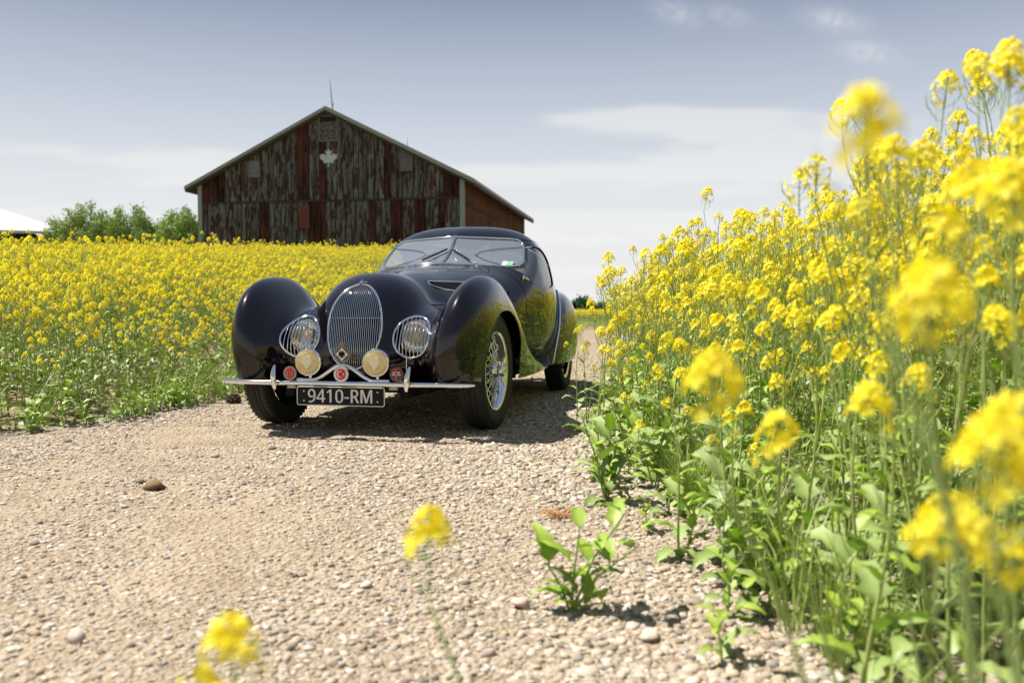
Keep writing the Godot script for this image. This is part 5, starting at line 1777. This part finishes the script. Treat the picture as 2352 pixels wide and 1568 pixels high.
	for i in 90:
		var a := rng.randf() * TAU
		var l := rng.randf_range(0.03, 0.085)
		var o2 := Vector3(cos(a), 0, sin(a))
		var b := o2 * rng.randf() * 0.02
		tuft.tube(PackedVector3Array([b, b + o2 * l * 0.5 + Vector3(0, l * 0.35, 0), b + o2 * l + Vector3(0, l * rng.randf_range(0.0, 0.4), 0)]), [0.0013, 0.001, 0.0004], 3, false, false)
	var tm := thing("dry_grass_tuft", "tuft of dry orange grass lying on the gravel", "grass tuft", Vector3(0.164, 0.004, -3.10))
	part("blades", tuft.mesh(mat(Color(0.42, 0.22, 0.08), 0.8)), tm).set_meta("kind", "stuff")
	var cone := thing("fir_cone", "brown fir cone on the gravel beside the left crop edge", "fir cone", Vector3(-2.13, 0.03, -6.9))
	var scm := MB.new()
	scm.tube(PackedVector3Array([Vector3(-0.012, 0.0, 0), Vector3(0.0, 0.006, 0.005), Vector3(0.010, 0.0, 0)]), [0.002, 0.008, 0.002], 5)
	var scale_mesh := scm.mesh(mat(Color(0.10, 0.055, 0.03), 0.85))
	lathe_part("core", [Vector2(0.0, -0.06), Vector2(0.025, -0.04), Vector2(0.033, 0.0), Vector2(0.02, 0.045), Vector2(0.0, 0.06)], 10, Vector3.ZERO, Vector3.RIGHT, mat(Color(0.06, 0.035, 0.02), 0.9), cone)
	for i in 44:
		var f := i / 44.0
		var a := i * 2.4
		var r := 0.036 * sqrt(sin(PI * clampf(f, 0.05, 0.95)))
		part("scale", scale_mesh, cone, Transform3D(Basis(Vector3.RIGHT, a), Vector3(lerpf(-0.055, 0.055, f), cos(a) * r, sin(a) * r)))

func build_trees() -> void:
	var leafc := leafy(Color.WHITE, Color(0.4, 0.55, 0.12), 0.6)
	leafc.backlight = Color(0.46, 0.58, 0.14)
	var bark := mat(Color(0.10, 0.08, 0.06), 0.9)
	# [label, x, d, width, height, tone, seed, base_y, shape]
	var list := [
		["leftmost pale green willow bush, rising beside the white shed roof", -22.7, 46.2, 2.4, 2.7, Color(0.27, 0.345, 0.10), 1, 2.45, 0],
		["taller pale green willow bush second from the white shed", -21.2, 45.5, 3.0, 3.3, Color(0.29, 0.36, 0.105), 2, 2.45, 0],
		["roundest pale green willow bush in the middle of the clump", -19.3, 45.5, 3.2, 3.2, Color(0.26, 0.335, 0.09), 4, 2.45, 0],
		["pale green willow bush in the low gap left of the barn", -17.5, 46.5, 2.4, 2.7, Color(0.30, 0.37, 0.12), 5, 2.45, 0],
		["pale green willow bush against the left corner of the barn", -16.2, 45.0, 2.8, 3.1, Color(0.28, 0.36, 0.10), 3, 2.45, 0],
		["dark green fir bush behind the rear of the car", 4.1, 52.0, 1.7, 1.5, Color(0.045, 0.11, 0.03), 6, -0.1, 1],
		["lower dark green fir bush right of the first, by the drive end", 5.35, 53.0, 1.9, 1.15, Color(0.05, 0.12, 0.03), 7, -0.1, 1],
		["small dark bush far behind between the fir bushes and crop", 11.3, 85.0, 1.6, 1.9, Color(0.07, 0.12, 0.06), 8, -0.1, 1]]
	for q in list:
		bush(q, leafc, bark)
	for i in 6:
		bush(["tiny poplar on the horizon right of the drive end", 49.5 + i * 3.3 + (i % 2) * 0.8, 400.0 + i * 6, 1.5, 3.4 + (i * 37 % 5) * 0.5, Color(0.10, 0.14, 0.10), 20 + i, -0.2, 2], leafc, bark)

func bush(q: Array, leafc: Material, bark: Material) -> void:
	var rng := RandomNumberGenerator.new(); rng.seed = 900 + q[6]
	var x: float = q[1]; var d: float = q[2]; var w: float = q[3]; var h: float = q[4]; var tone: Color = q[5]; var shape: int = q[8]
	var o := thing("willow_bush" if shape == 0 else "fir_bush" if shape == 1 else "poplar_tree", q[0], "bush" if shape < 2 else "tree", Vector3(x, q[7], -d), "poplars on the horizon" if shape == 2 else "")
	var tr := MB.new()
	tr.tube(PackedVector3Array([Vector3.ZERO, Vector3(0.05, h * 0.4, 0), Vector3(0.02, h * 0.8, 0.02)]), [0.09, 0.06, 0.02], 6)
	var cr := MB.new()
	var limbs := 26 if shape == 0 else 22 if shape == 1 else 8
	for i in limbs:
		var a := i * 2.4 + rng.randf()
		var out := sqrt((i + 0.5) / limbs) * w * 0.5
		var top := h * (1.0 - 0.45 * pow((i + 0.5) / limbs, 1.5)) * rng.randf_range(0.82, 1.08)
		if shape == 1: top = h * (1.0 - 0.75 * pow((i + 0.5) / limbs, 1.2)) * rng.randf_range(0.85, 1.1)
		var p0 := Vector3(cos(a) * out * 0.25, h * 0.1, sin(a) * out * 0.25); var p1 := Vector3(cos(a) * out, top, sin(a) * out)
		tr.tube(PackedVector3Array([p0, p0.lerp(p1, 0.5) + Vector3(cos(a), 0, sin(a)) * out * 0.2, p1]), [0.03, 0.018, 0.006], 4, false, false)
		var nl := 620 if shape == 0 else 420 if shape == 1 else 160
		for k in nl:
			var f := 0.12 + 0.90 * pow(rng.randf(), 0.8)
			var c := p0.lerp(p1, f) + Vector3(cos(a), 0, sin(a)) * out * 0.2 * sin(PI * minf(f, 1.0))
			var sp := (0.50 if shape == 0 else 0.40 if shape == 1 else 0.30) * (1.15 - f * 0.75)
			c += Vector3(rng.randfn(0, sp * 0.6), rng.randfn(0, sp * 0.5), rng.randfn(0, sp * 0.6))
			if c.y < 0.0: continue
			var l := rng.randf_range(0.07, 0.13) * (1.0 if shape == 0 else 0.9)
			var dir := Vector3(rng.randfn(), rng.randfn() + (0.7 if shape == 0 else 0.0), rng.randfn()).normalized()
			var sd := dir.cross(Vector3(rng.randfn(), rng.randfn(), rng.randfn())).normalized() * l * (0.26 if shape == 0 else 0.42)
			cr.col = tone * rng.randf_range(0.7, 1.3)
			cr.tri3(c - sd, c + sd, c + dir * l * 1.5, Vector3.UP)
	part("trunk", tr.mesh(bark), o)
	part("crown", cr.mesh(leafc, true), o)
